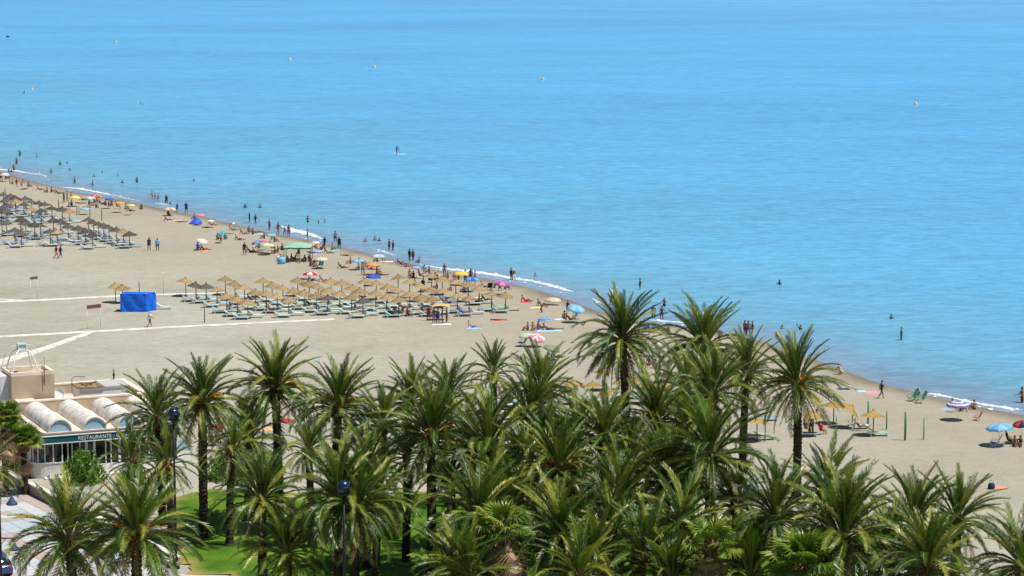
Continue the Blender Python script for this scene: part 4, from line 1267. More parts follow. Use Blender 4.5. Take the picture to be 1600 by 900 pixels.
# ------------------------------------------------------------------ beach parasols
def dome_mesh(n, dome, striped):
    mb = MB()
    ringN = 5
    for i in range(n):
        for sub in range(2):
            a0 = 2 * math.pi * (i + sub / 2) / n; a1 = 2 * math.pi * (i + (sub + 1) / 2) / n
            for k in range(ringN):
                def P(a, kk):
                    t_ = kk / ringN
                    r_ = math.sin(t_ * math.pi / 2 * .92) / math.sin(math.pi / 2 * .92)
                    z = dome * math.cos(t_ * math.pi / 2) 
                    edge = abs(math.sin(a * n / 2 ))
                    r_ *= 1 - .07 * edge * t_ ** 3
                    return (r_ * math.cos(a), r_ * math.sin(a), z + .035 * edge * t_)
                m_ = (i % 2) if striped == 1 else ((k % 2) if striped == 2 else 0)
                mb.face((P(a0, k), P(a0, k + 1), P(a1, k + 1), P(a1, k)) if k else (P(a0, 0), P(a0, 1), P(a1, 1)), m_, True)
            p, q_ = P(a0, ringN), P(a1, ringN)
            mb.face((p, (p[0], p[1], p[2] - .08), (q_[0], q_[1], q_[2] - .08), q_), (i % 2) if striped == 1 else 0)
    mb.lathe([(.035, dome - .02), (.03, dome + .06), (0, dome + .09)], 6)
    return mb
DM = {}
for st_ in (0, 1, 2):
    DM[st_] = dome_mesh(8, .36, st_).mesh('canopy', [paint(C['white'], .6, .3), paint(C['white'], .6, .3)])
mb = MB(); mb.tube([(0, 0, -.2), (0, 0, 1)], .022, 6); PPOLE = mb.mesh('pole', M['white_plastic'])
mb = MB()
for i in range(8):
    a = 2 * math.pi * i / 8
    mb.tube([(0, 0, -.05), (.5 * math.cos(a), .5 * math.sin(a), .2)], .012, 3); mb.tube([(.1 * math.cos(a), .1 * math.sin(a), .33), (.97 * math.cos(a), .97 * math.sin(a), .02)], .010, 3)
RIBS = mb.mesh('rib_frame', M['steel'])

def parasol(px, py, wpx, cols, label, striped=0, h=1.9, tilt=(0, 0), name='beach_parasol'):
    p = G(px, py, h)
    p.z = gz_d(shore_d(p)); 
    rad = wpx / 2 / (F / (p - Vector((0, 0, CAM_H))).length)
    root = empty(name, p)
    tag(root, label, 'parasol', 'beach parasols')
    hc = h - .36 * rad
    po = ob('pole', PPOLE, root); 
    q = Matrix.Rotation(tilt[0], 4, 'X') @ Matrix.Rotation(tilt[1], 4, 'Y')
    po.scale = (1, 1, max(.15, hc))
    c = ob('canopy', DM[striped], root)
    c.matrix_local = Matrix.Translation((0, 0, hc)) @ q @ Matrix.Rotation(rnd.uniform(0, .7), 4, 'Z') @ Matrix.Diagonal((rad, rad, rad, 1))
    setmat(c, paint(C[cols[0]], .6, .3), 0); setmat(c, paint(C[cols[-1]], .6, .3), 1)
    rb = ob('rib_frame', RIBS, c)
    return root

parasol(7,270,16,['white'],'small white parasol at the far waterline beside seated bathers', h=1.5)
parasol(117,306,19,['lemon'],'pale yellow parasol beyond the far field, with two people standing beside it', h=1.7)
parasol(141,307,17,['light','white'],'pale blue and white parasol tucked under the red one', 1, h=1.7)
parasol(150,304,18,['red','coral'],'red parasol near the far waterline', 1, h=1.7, tilt=(.0,.15))
parasol(133,324,16,['light'],'low pale blue parasol lying near the posts of the far field', h=1.1)
parasol(171,309,14,['blue'],'small bright blue parasol between the red and the orange ones', h=1.7)
parasol(187,315,17,['orange','tan'],'orange parasol beside the pale yellow dome, far waterline', h=1.7)
parasol(205,319,13,['lemon'],'pale yellow dome parasol above a dark lounger', h=1.7)
parasol(265,323,20,['orange','white'],'wide orange and white parasol at the waterline beside wading people', 1, h=1.3)
parasol(313,334,15,['pink'],'pink parasol above a blue beach tent', h=1.7)
parasol(329,343,12,['white'],'small white parasol low on the sand near the pink one', h=1.1)
parasol(365,347,13,['purple','white'],'purple and white parasol over a reclining bather', 1, h=1.7)
parasol(346.5,362,16,['turq'],'turquoise parasol tilted sideways over its owner', h=1.6, tilt=(.2,-.45))
parasol(316,374,19,['cream','white'],'cream and white parasol tilted over a couple in blue', 1, h=1.5, tilt=(.25,.3))
parasol(423.5,365,16,['turq','mint'],'turquoise and mint parasol behind the pink one', 1, h=1.6)
parasol(401.5,376,19,['purple','sky'],'purple and blue parasol tilted beside the lime one', 1, h=1.6, tilt=(0,-.25))
parasol(414,374,13,['pink'],'pink parasol squeezed behind the lime one', h=1.5)
parasol(417.5,380,22,['lime','white'],'lime green and white parasol over a group of bathers', 1, h=1.6)
parasol(493,377,14,['white','cream'],'white parasol beside a yellow one near the green gazebo', h=1.6)
parasol(487,380,13,['yellow'],'yellow parasol tipped over near the green gazebo', h=1.2, tilt=(.4,-.4))
parasol(497,391,16,['blue','white'],'blue and white ringed parasol beside the green gazebo', 2, h=1.5)
parasol(502,402,22,['cream'],'cream parasol shading a dark green chair', h=1.5)
parasol(485,424,25,['red','white'],'red and white parasol at the sea edge of the umbrella field', 1, h=1.6)
parasol(590.5,397,21,['light','white'],'pale blue and white parasol on the wet sand', 1, h=1.6)
parasol(559,405,20,['sky','light'],'blue and pale blue parasol inland of the pale blue and white one', 1, h=1.4)
parasol(582,411,21,['orange'],'plain orange parasol over a sunbather', h=1.5)
parasol(584,429,24,['royal','blue'],'deep blue parasol standing before the seaward straw umbrellas', 1, h=1.4)
parasol(650.5,416,16,['lilac'],'lilac parasol beside a reclining couple', h=1.5)
parasol(720.5,424.5,25,['yellow'],'bright yellow parasol by the foam line', h=1.7)
parasol(737,433,24,['sky','blue'],'mid blue parasol with three people standing around it', 1, h=1.8)
parasol(783,439,26,['purple','pink'],'purple and pink parasol over a group with a dark chair', 1, h=1.7, tilt=(.1,.15))
parasol(864,463,27,['cream','white'],'cream parasol lying low on the wet sand', h=.85)
parasol(900,478,29,['light','sky'],'pale turquoise-blue parasol tilted over a seated group', 1, h=1.9, tilt=(.25,.2))
parasol(850.5,496,22,['light','blue'],'pale blue parasol with a dark blue rim, low on the sand', 2, h=1.1)
parasol(838,523,29,['pink','white'],'pink and white checked parasol with a navy chair beside it', 1, h=1.3, tilt=(.3,.2))
parasol(820,521,20,['mint','cream'],'pale mint parasol overlapping the pink checked one', 1, h=1.4, tilt=(.2,-.2))
parasol(862,540,29,['olive'],'olive green parasol behind a tufted palm', h=1.5, tilt=(.1,.25))
parasol(1014,506,23,['lilac','blue'],'lilac-blue parasol behind the tall palm by the water', 1, h=1.6)
parasol(1009,523,26,['orange','cream'],'orange and cream parasol behind the fronds of the tall palm', 1, h=1.7)
parasol(1023,535,22,['cream'],'cream parasol glimpsed behind the tall palm', h=1.5)
parasol(1000,532,20,['red','white'],'red and white parasol glimpsed behind the tall palm', 1, h=1.4)
parasol(947,538,15,['turq'],'small turquoise parasol seen through the tall palm', h=1.3)
parasol(1497,627,37,['violet','white'],'large violet and white ringed parasol near the waterline', 2, h=1.75)
parasol(1562,662,42,['sky','light'],'wide sky blue parasol with a blue chair under it', 1, h=1.95, tilt=(.0,-.08))
parasol(1597,658,30,['red','navy'],'red and navy parasol next to the wide sky blue one', 1, h=1.95, tilt=(.1,-.15))
parasol(338,664,26,['red','coral'],'red terrace parasol seen past the palm beside the restaurant', 1, h=2.3)
parasol(345,654,22,['cream','orange'],'cream terrace parasol seen past the palm beside the restaurant', h=2.4)
parasol(448,654,22,['red'],'red terrace parasol behind the thick palm trunk', h=2.3)
parasol(414,668,24,['orange','cream'],'orange and cream terrace parasol left of the thick palm trunk'.replace('left of', 'before'), 1, h=2.2)
parasol(9,700,34,['coral','pink'],'coral pink parasol by the bush at the promenade wall', 1, h=2.3)
parasol(22,712,24,['red','pink'],'pink-red parasol below the coral one by the promenade wall', h=2.0)
parasol(496,563,9,['sky'],'small blue parasol closed up behind the palm fronds', h=1.6)

# ------------------------------------------------------------------ people
def d2(a): return Vector((0, math.sin(R(a)), -math.cos(R(a))))
def skeleton(pelvis_z, torso=180, thigh=((0, 0), (0, 0)), arm=((0, 0), (0, 0)), neck=None, spread=(4, 4), aspread=(8, 8), hunch=0):
    """joints of a 1.70 m figure; angles in the side plane, 0 down, 90 forward, 180 up; thigh = (thigh, shin) per side, arm likewise"""
    v, e, rad, seg = [], [], [], []
    def add(p, r_, par=None, name=None):
        v.append(Vector(p)); rad.append(r_)
        i = len(v) - 1
        if par is not None:
            e.append((par, i)); seg.append((name, par, i))
        return i
    up = d2(torso); 
    pel = add((0, 0, pelvis_z), (.135, .105))
    bel = add(v[pel] + up * .17, (.125, .095), pel, 'belly')
    up2 = d2(torso + hunch)
    che = add(v[bel] + up2 * .17, (.145, .105), bel, 'chest')
    che2 = add(v[che] + up2 * .12, (.125, .085), che, 'shoulder')
    nk = add(v[che2] + up2 * .08, (.052, .052), che2, 'neck')
    up3 = d2(neck if neck is not None else torso + hunch)
    nk2 = add(v[nk] + up3 * .06, (.05, .05), nk, 'neck')
    hd = add(v[nk2] + up3 * .09, (.082, .095), nk2, 'head')
    ht = add(v[hd] + up3 * .09, (.066, .078), hd, 'head')
    fw = Vector((0, up3.z, -up3.y))
    add(v[hd] + fw * .108 - up3 * .005, (.013, .02), hd, 'nose')
    for s in (-1, 1): add(v[hd] + Vector((s * .088, 0, .0)) - fw * .01, (.012, .022), hd, 'ear')
    for k, s in enumerate((-1, 1)):
        th_, sh = thigh[k]
        sp = math.sin(R(spread[k])) * s
        hip = add((s * .095, 0, pelvis_z - .035), (.088, .088), pel, 'hip')
        kn = add(v[hip] + (d2(th_) + Vector((sp, 0, 0))) * .42, (.056, .058), hip, 'thigh')
        ca = add(v[kn] + (d2(sh) + Vector((sp * .4, 0, 0))) * .14, (.054, .058), kn, 'calf')
        an = add(v[kn] + (d2(sh) + Vector((sp * .4, 0, 0))) * .41, (.034, .036), kn if False else ca, 'calf')
        ft = d2(sh + 80)
        add(v[an] + ft * .10 + d2(sh) * .035, (.036, .026), an, 'foot'); add(v[an] + ft * .17 + d2(sh) * .04, (.03, .018), len(v) - 1, 'foot')
        ua, fa = arm[k]
        asp = math.sin(R(aspread[k])) * s
        shd = add(v[che2] + Vector((s * .165, 0, 0)) + up2 * .0, (.056, .056), che2, 'shoulder')
        el = add(v[shd] + (d2(ua) + Vector((asp, 0, 0))) * .27, (.038, .038), shd, 'arm')
        wr = add(v[el] + (d2(fa) + Vector((asp * .3, 0, 0))) * .24, (.026, .022), el, 'forearm')
        pa = add(v[wr] + d2(fa) * .07, (.034, .018), wr, 'hand')
        kn2 = Vector((0, math.cos(R(fa)), math.sin(R(fa))))
        for j, (off, ln) in enumerate(((-.026, .062), (-.009, .074), (.009, .070), (.026, .054))):
            f1 = add(v[pa] + d2(fa) * ln * .5 + kn2 * off, (.0085, .0085), pa, 'hand'); add(v[f1] + d2(fa + 18) * ln * .5, (.007, .007), f1, 'hand')
        t1 = add(v[wr] + d2(fa) * .04 + kn2 * .035 + Vector((-s * .012, 0, 0)), (.010, .010), wr, 'hand'); add(v[t1] + (d2(fa) * .8 + kn2 * .5) * .035, (.008, .008), t1, 'hand')
    return v, e, rad, seg

ACC = {}
def body_meshes(pose, sk):
    v, e, rad, seg = sk
    me = bpy.data.meshes.new('tmp'); me.from_pydata([tuple(p) for p in v], e, []); me.update()
    o = bpy.data.objects.new('tmp', me); COL.objects.link(o)
    md = o.modifiers.new('skin', 'SKIN')
    sv = me.skin_vertices[0].data
    for i, r_ in enumerate(rad): sv[i].radius = r_; sv[i].use_root = (i == 0)
    sb_ = o.modifiers.new('sub', 'SUBSURF'); sb_.levels = 1; sb_.render_levels = 1
    bpy.context.view_layer.update()
    b = bpy.data.meshes.new_from_object(o.evaluated_get(bpy.context.evaluated_depsgraph_get()))
    bpy.data.objects.remove(o); bpy.data.meshes.remove(me)
    b.name = 'person'
    b.materials.clear(); b.materials.append(None)
    b.polygons.foreach_set('use_smooth', [True] * len(b.polygons))
    b.validate()
    b.update()
    out = {'body': b}
    cls = []
    for pl in b.polygons:
        c = pl.center; best, bn, bt = 9, '', 0
        for n_, i, j in seg:
            a, ab = v[i], v[j] - v[i]
            t_ = max(0, min(1, (c - a).dot(ab) / max(1e-9, ab.dot(ab))))
            d = (c - a - ab * t_).length - max(rad[i][0] + (rad[j][0] - rad[i][0]) * t_, .01) * .8
            if d < best: best, bn, bt = d, n_, t_
        cls.append((bn, bt, c))
    hd = [j for n_, i, j in seg if n_ == 'head']
    hc, tp = v[hd[0]], v[hd[1]]; up3 = (tp - hc).normalized(); fw = Vector((0, up3.z, -up3.y))
    G_ = dict(shorts=lambda n_, t_, c: n_ in ('hip', 'belly') and (n_ == 'hip' or t_ < .35) or n_ == 'thigh' and t_ < .62,
              briefs=lambda n_, t_, c: n_ == 'hip' or n_ == 'belly' and t_ < .2 or n_ == 'thigh' and t_ < .12,
              swimsuit=lambda n_, t_, c: n_ in ('hip', 'belly', 'chest') or n_ == 'thigh' and t_ < .08,
              bikini_top=lambda n_, t_, c: n_ == 'chest' and t_ > .35,
              shirt=lambda n_, t_, c: n_ in ('belly', 'chest', 'shoulder') or n_ == 'arm' and t_ < .6,
              dress=lambda n_, t_, c: n_ in ('hip', 'belly', 'chest') or n_ == 'thigh' and t_ < .8,
              hair=lambda n_, t_, c: n_ in ('head', 'ear', 'nose') and ((c - hc).dot(up3) > .055 or (c - hc).dot(fw) < -.03 and (c - hc).dot(up3) > -.07))
    for g, f in G_.items():
        sel = [i for i, (n_, t_, c) in enumerate(cls) if f(n_, t_, c)]
        used = {}
        vs2, fs2 = [], []
        off = .022 if g in ('hair', 'shirt', 'dress') else .012
        for i in sel:
            ids = []
            for k in b.polygons[i].vertices:
                if k not in used:
                    used[k] = len(vs2); vs2.append(b.vertices[k].co + b.vertices[k].normal * off)
                ids.append(used[k])
            fs2.append(ids)
        m2 = bpy.data.meshes.new(g); m2.from_pydata([tuple(p) for p in vs2], [], fs2); m2.materials.append(None)
        m2.polygons.foreach_set('use_smooth', [True] * len(fs2)); m2.update()
        out[g] = m2
    ACC[pose] = out
POSES = {
    'st': skeleton(.89, 180, ((2, 0), (-3, -2)), ((-6, 8), (5, 18)), hunch=2),
    'hip': skeleton(.89, 180, ((5, 0), (-4, -4)), ((-20, 75), (5, 14)), spread=(6, 6), aspread=(32, 8)),
    'wk': skeleton(.87, 176, ((26, 8), (-16, -38)), ((-28, -6), (24, 52))),
    'wd': skeleton(.89, 178, ((4, 0), (-4, -6)), ((22, 70), (20, 72)), aspread=(24, 24)),
    'up': skeleton(.88, 184, ((8, 2), (-6, -8)), ((10, 40), (150, 175)), aspread=(20, 22)),
    'sit': skeleton(.12, 188, ((128, 38), (122, 32)), ((30, 78), (36, 84)), hunch=-14, spread=(10, 10)),
    'rec': skeleton(.12, 220, ((92, 88), (124, 40)), ((-30, 0), (-26, 4)), neck=196, aspread=(14, 14)),
    'ly': skeleton(.11, 268, ((90, 90), (96, 86)), ((84, 92), (100, 86)), neck=268, aspread=(14, 14)),
    'kn': skeleton(.40, 160, ((30, -78), (20, -84)), ((40, 60), (50, 74)), hunch=-12),
    'ch': skeleton(.42, 196, ((88, 10), (84, 4)), ((20, 80), (22, 78))),
}
for k_, sk in POSES.items(): body_meshes(k_, sk)
SKIN = [plain('skin', c, .5) for c in ((.28, .14, .08), (.17, .085, .05), (.38, .21, .13), (.48, .29, .19), (.11, .055, .036))]
HAIR = [plain('hair', c, .5) for c in ((.02, .014, .01), (.05, .03, .02), (.16, .09, .04), (.33, .22, .1))]
PN = [0]
def person(px, py, pose, col, label, garm=None, face=None, sc=1.0, skin=None, depth=None, z=None, top=None, hat=None):
    """label tail is completed by the pose"""
    PN[0] += 1
    i = PN[0]
    mp_ = pose
    dz = 0
    if depth is not None:
        p = G(px, py, SEA_Z); dz = SEA_Z - depth * sc
    elif z is not None:
        p = G(px, py, z); dz = z
    else:
        p = on(px, py); dz = p.z
    a = ACC[mp_]
    o = ob('person', a['body'], None, (p.x, p.y, dz))
    o.rotation_euler = (0, 0, R(face if face is not None else rnd.choice((0, 40, 100, 150, 200, 260, 310))))
    o.scale = (sc * 1.16, sc * 1.1, sc * 1.05)
    setmat(o, SKIN[skin if skin is not None else rnd.choice((0, 0, 1, 2, 4, 1))])
    h = ob('hair', a['hair'], o); setmat(h, hat and paint(C[hat]) or rnd.choice(HAIR[:3]))
    g = garm or ('shorts', 'briefs', 'swimsuit', 'shorts')[i % 4]
    c = ob(g, a[g], o); setmat(c, paint(C[col], .7))
    if top:
        c = ob('shirt' if top[0] != '*' else 'bikini_top', a['shirt' if top[0] != '*' else 'bikini_top'], o); setmat(c, paint(C[top.strip('*')], .7))
    return tag(o, label, 'person', 'bathers on the beach and in the sea')

P_ = person
# far corner
P_(31,244,'up','navy','dark bather in the far shallows raising one arm', depth=.55, face=180)
P_(57,245,'wd','black','swimmer whose dark head and shoulders show beyond the far waders', depth=1.2)
P_(26,257,'wd','navy','slim wader knee-deep behind the far foam line', depth=.45)
P_(13,269,'sit','navy','child-sized bather sitting in the far foam', sc=.75)
P_(18,270,'sit','purple','small bather in purple sitting in the far foam', sc=.75)
P_(22,271,'wk','black','wader in dark trunks stepping through the far foam', 'shorts')
P_(80,270.5,'wd','black','lone wader waist-deep off the far corner', depth=.85)
P_(94,258,'wd','maroon','bather chest-deep with arms spread off the far corner', depth=1.0)
P_(105,255,'wd','black','farthest swimmer off the corner, only head showing', depth=1.35)
P_(109,266,'wd','black','swimmer with a white splash around the head', depth=1.3)
P_(117,291,'wk','black','thin dark walker leaning forward at the far waterline', 'briefs', face=100)
P_(147,276,'wd','black','swimmer shoulder-deep straight out from the red parasol', depth=1.3)
P_(145,290,'wd','navy','wader thigh-deep near the far breakers, seen from behind', depth=.8)
P_(160,270.5,'wd','black','dark head of a swimmer far beyond the breakers', depth=1.35)
P_(184,275.5,'wd','maroon','swimmer low in the water off the orange parasol', depth=1.3)
P_(191,286,'wd','black','swimmer neck-deep nearer the breakers', depth=1.25)
P_(214,285,'wd','black','wader hip-deep alone off the pale yellow dome parasol', depth=.75)
P_(303,283,'wd','black','lone distant swimmer ahead of the curve of the beach', depth=1.35)
P_(220,163,'wd','black','swimmer far out in the open blue sea', depth=1.1)
P_(224,163.5,'wd','navy','second swimmer beside the one far out in the open sea', depth=1.3)
P_(38,146,'wd','black','most distant swimmer, a dark dot beside a pale buoy', depth=1.0)
P_(2,284,'hip','maroon','person standing beside the small white parasol at the picture edge', 'shorts')
P_(9,280,'sit','purple','bather seated under the small white parasol')
P_(20,288,'sit','navy','bather in navy seated at the edge of a far group')
P_(26,292,'st','maroon','person in maroon standing in a far group of bathers', 'swimsuit', sc=.85)
P_(33,291,'kn','red','person in red kneeling in a far group of bathers')
P_(38,296,'ly','navy','dark sunbather lying in front of the far standing group')
P_(74,301,'sit','black','bather sitting upright between far field and waterline', face=90)
P_(80,300.5,'sit','maroon','bather in maroon sitting next to one in black, far sand')
P_(91,303,'rec','black','bather leaning back alone on the far sand', face=-80)
P_(100,317,'st','black','tall person in black standing beside the pale yellow parasol', 'dress', top='black')
P_(105,315,'st','green','person in green shorts standing beside the pale yellow parasol', 'shorts')
P_(111,310,'sit','red','bather half hidden behind the pale yellow parasol')
P_(112,321,'sit','black','bather in dark clothes sitting in front of the pale yellow parasol')
P_(129,313,'rec','black','bather reclining between the yellow and red parasols', face=-100)
P_(147,317,'sit','navy','bather in navy under the red parasol')
P_(152,318,'ch','black','dark figure in a low chair under the red parasol')
P_(150,325,'sit','black','small seated figure alone inland of the red parasol', sc=.75)
P_(165,321,'sit','navy','bather in navy under the bright blue parasol')
P_(170,322.5,'sit','purple','bather in purple in front of the bright blue parasol')
P_(174.5,322,'kn','maroon','bather kneeling beside the bright blue parasol')
P_(183,326,'ch','navy','bather in navy sitting in a low chair by the orange parasol', face=-70)
P_(203,330,'rec','black','dark bather stretched on the sand below the pale yellow dome', face=-90)
P_(221,327,'sit','red','bather in red sitting alone near the water', face=180)
P_(238,311,'wd','black','taller of three waders standing together in the shallows', depth=.35)
P_(242,311.5,'wd','navy','small middle one of three waders in the shallows', depth=.3, sc=.75)
P_(247,312.5,'wd','black','small wader at the near end of a trio in the shallows', depth=.35, sc=.8)
P_(260,320.5,'wk','navy','wader in navy bending forward beside the orange and white parasol', 'dress')
P_(266,322,'sit','black','bather sitting on the orange and white parasol side of the water', sc=.8)
P_(277,332,'st','royal','person in a blue shirt at the waterline near the wide orange parasol', 'shorts', top='royal', sc=.85)
P_(291,333.5,'hip','black','tall dark figure standing at the waterline before the pink parasol', 'shorts', top='navy')
P_(263,337,'sit','royal','bather in blue sitting low behind the orange parasol')
P_(262,345,'rec','black','bather reclining on a pale towel inland of the orange parasol', face=-90)
P_(304,343,'sit','maroon','bather behind the blue beach tent under the pink parasol')
P_(324,356,'ly','black','dark sunbather lying flat inland of the small white parasol', face=-90)
P_(363,360,'rec','teal','bather reclining beneath the purple and white parasol', face=-90)
P_(340,374,'sit','black','bather in black beside the turquoise tilted parasol')
P_(346,376,'kn','violet','bather in violet under the turquoise tilted parasol')
P_(373,375,'rec','maroon','bather leaning back alone on open sand, legs bent', face=-100)
P_(389,363,'sit','violet','bather in violet sitting with a group behind the walkers')
P_(395,366,'sit','navy','bather in navy in the group behind the walkers')
P_(401,363,'ly','orange','sunbather with orange swimwear lying beside the group', face=-90)
P_(309,389,'sit','royal','bather in blue sitting beneath the cream tilted parasol', top='royal')
P_(319,391,'rec','red','bather with a red towel at the foot of the cream tilted parasol', face=-80)
P_(233,391,'st','navy','person in a navy shirt standing alone on the open sand', 'shorts', top='navy', face=20)
P_(246,392,'st','black','person in a light blue shirt standing on the open sand', 'shorts', top='sky', face=10)
P_(88,403,'wk','red','person in red walking beside a companion in navy', 'dress', top='red', face=-60)
P_(94.5,403.5,'wk','navy','person in navy walking past the inland row of the far field', 'dress', top='navy', face=-60)
P_(234,511,'wk','black','person in white shirt and hat walking along the long boardwalk', 'shorts', top='white', hat='white', face=-60, skin=0)
# middle shore
P_(390,350.5,'st','navy','walker in dark shorts at the waterline, nearer the purple parasol', 'shorts', top='navy', face=-80)
P_(399,352.5,'wk','black','walker with dark swimwear following along the waterline', 'swimsuit')
P_(421,361,'hip','navy','person with hands raised to the head at the water edge', 'shorts', skin=2)
P_(434.5,366,'wk','black','slim walker stepping along the wet sand', 'briefs')
P_(445,369,'wk','violet','child walking beside an adult pair on the wet sand', 'shorts', sc=.8)
P_(451,370,'st','brown','tanned person standing close to a walking child', 'briefs', skin=1)
P_(480.5,377,'st','red','person in a red swimsuit in front of the white foam', 'swimsuit', skin=2)
P_(507,389,'wk','navy','person in a navy dress standing beside the white parasol', 'dress', top='navy')
P_(524,380,'st','navy','person in navy at the water edge, taller of two', 'shorts')
P_(530,389.5,'st','black','dark figure standing on wet sand behind the teal towel', 'dress', top='black')
P_(382,399,'st','red','person in a black top and red shorts standing alone', 'shorts', top='black', face=180)
P_(481,347,'wd','navy','wader waist-deep, largest of three beyond the foam', depth=.8)
P_(498,349,'wd','white','swimmer with a white splash, middle of three', depth=1.3)
P_(507,347.5,'wd','black','swimmer at the seaward end of three beyond the foam', depth=1.2)
P_(383,325,'wd','tan','bather shoulder-deep in the darker water patch', depth=1.1)
P_(406.5,325,'wd','black','dark-haired bather shoulder-deep, seaward of the patch', depth=1.1)
P_(391,394,'rec','navy','bather propped up beside the person in red shorts', face=-80)
P_(400,395,'rec','black','bather in black reclining by the purple and blue parasol', face=-80)
P_(409,396,'ly','navy','sunbather in navy lying under the lime parasol', face=-90)
P_(418,397,'ly','coral','sunbather in coral lying under the lime parasol', face=-90)
P_(430,396,'sit','maroon','bather in maroon seated at the seaward edge of the lime parasol')
P_(434.5,395,'sit','red','bather in red shorts seated beside the lime parasol group')
P_(413,373,'sit','black','bather in black leaning behind the pink parasol')
P_(424,374,'sit','maroon','bather in maroon under the turquoise and mint parasol')
P_(429,378,'sit','teal','bather in teal below the turquoise and mint parasol')
P_(449,410,'sit','black','bather in black sitting at the landward corner of the gazebo')
P_(455,407,'sit','violet','bather in violet under the middle of the gazebo')
P_(461,409,'ch','black','dark bather on a chair under the gazebo')
P_(469,411,'sit','tan','child with tan shorts sitting at the front of the gazebo', sc=.8)
P_(476.5,409,'sit','navy','bather in navy by the far pole of the gazebo')
P_(483,408,'sit','red','bather in red sitting at the seaward side of the gazebo')
P_(485,416,'sit','teal','bather in teal sitting in front of the cream parasol')
P_(491,417,'sit','coral','bather in coral beside the dark green chair')
P_(494,388,'sit','navy','bather in navy between the white and the ringed parasol')
P_(502,390,'rec','purple','bather in purple reclining near the white parasol')
P_(519,390.5,'sit','brown','bather sitting on a teal towel at the water edge')
P_(534,419,'rec','navy','bather in navy leaning back inland of the striped parasols', face=-90)
P_(541,399.5,'ly','black','dark sunbather lying on the upper beach near the waterline', face=-90)
P_(571,378,'wd','black','swimmer nearest the shore of three in the calm shallows', depth=1.2)
P_(586,376,'wd','navy','swimmer in the middle of three in the calm shallows', depth=1.1)
P_(593,377,'wd','green','swimmer farthest along of three in the calm shallows', depth=1.25)
P_(608,390,'wd','navy','wader in dark shorts, taller of a pair in the shallows', 'shorts', depth=.25)
P_(614,391.5,'wd','black','wader with a dark swimsuit beside a taller one in the shallows', 'swimsuit', depth=.3)
P_(640,408.5,'st','black','first of two tall dark figures standing at the water edge', 'swimsuit')
P_(645.5,409,'st','navy','second of two tall dark figures, hand on hip at the water edge', 'shorts')
P_(603,408,'rec','tan','sunbather reclining on a white towel beside the pale blue parasol', face=-80)
P_(590,409,'sit','black','bather sitting behind the plain orange parasol')
P_(567,430,'st','blue','person in bright blue shorts standing beside the deep blue parasol', 'shorts', face=30, skin=2)
P_(561,421,'sit','black','child sitting behind the person in bright blue shorts', sc=.8)
P_(576,421,'rec','pink','sunbather in pink reclining below the plain orange parasol', face=-90)
P_(584,421,'ly','coral','sunbather in coral lying below the plain orange parasol', face=-90)
P_(589,427.5,'sit','navy','bather seated behind the deep blue parasol')
P_(596,430,'ly','navy','sunbather lying in the shade beside the deep blue parasol', face=-90)
P_(626,413,'rec','maroon','bather reclining on the wet sand near the lilac parasol', face=-90)
P_(633,417,'rec','purple','bather with knees raised beside the lilac parasol', face=-90)
P_(505,440,'rec','royal','bather in royal blue reclining at the seaward umbrellas', face=-90)
P_(478,437,'ly','purple','bather in purple lying under the red and white parasol', face=-90)
P_(487,439,'rec','black','bather in black reclining under the red and white parasol', face=-90)
P_(694.5,432,'st','tan','tanned person standing on the sand before the foam', 'briefs', skin=0, hat='cream')
P_(663,428,'ch','sky','bather in sky blue on a chair near the lilac parasol', top='sky')
P_(671,427,'sit','red','bather in red sitting beside one in sky blue')
P_(646,434,'sit','maroon','bather in maroon with a white hat by the seaward straw umbrellas', hat='white')
P_(656,435,'ch','maroon','bather wrapped in maroon with a pink hat on a chair', top='maroon', hat='pink')
P_(700,435,'sit','black','bather in black sitting behind a seaward straw umbrella')
P_(717,437,'sit','brown','bather in brown sitting near the yellow parasol')
P_(727,443,'st','navy','person standing at the landward side of the mid blue parasol', 'shorts')
P_(742,445,'st','black','person standing at the sea side of the mid blue parasol', 'shorts')
P_(735.5,441,'st','maroon','person behind the mid blue parasol with only the head showing above it', 'shorts')
P_(661,457,'st','black','dark figure standing among the straw umbrellas', 'dress', top='black')
P_(730,458,'ch','sky','bather in pale blue sitting between straw umbrellas', top='light')
P_(726,456,'sit','maroon','bather in maroon sitting in the shade of a straw umbrella')
P_(749,474,'sit','maroon','bather in maroon seated on a lounger near the last umbrella line')
P_(743,476,'rec','navy','bather in navy leaning back beside the last umbrella line')
P_(683,452,'sit','teal','bather in teal in the shade near the sea end of the umbrellas')
P_(693,473,'rec','blue','bather in blue lying by the royal blue lounger', face=-80)
P_(799,439.5,'st','navy','dark-haired person standing in the foam beside a companion', 'swimsuit')
P_(803,440.5,'st','white','person with a white cap standing in the foam with a companion', 'shorts', hat='white')
P_(836,432,'wd','black','single swimmer off the foam line, dark head', depth=1.25)
P_(773,454,'ch','green','bather in green on a chair under the purple and pink parasol', top='green')
P_(781,454.5,'ch','maroon','bather in maroon on a chair under the purple and pink parasol')
P_(789,452,'sit','violet','bather in violet at the sea side of the purple and pink parasol')
P_(821,471,'rec','red','bather in bright red lying back alone on a red towel', top='red', face=-90)
P_(846,478,'rec','tan','bather stretched out above another near the yellow mat', face=-110)
P_(845,488,'kn','brown','bather on hands and knees beside the yellow mat', face=-90)
P_(778,501,'ly','red','sunbather in red lying on the open sand before the last loungers', face=-90)
P_(738,512,'rec','blue','bather in blue shorts lying back on the open sand', 'shorts', face=-90, skin=3)
P_(825,516,'sit','brown','tanned bather sitting behind the pale mint parasol')
P_(832.5,516,'sit','coral','second tanned bather sitting behind the pink checked parasol')
P_(841,515,'sit','violet','bather in violet sitting seaward of the pink checked parasol')
P_(855,516,'rec','black','bather in black reclining along a pale towel', face=-90)
P_(867,515,'ly','tan','sunbather stretched out seaward of one in black', face=-90)
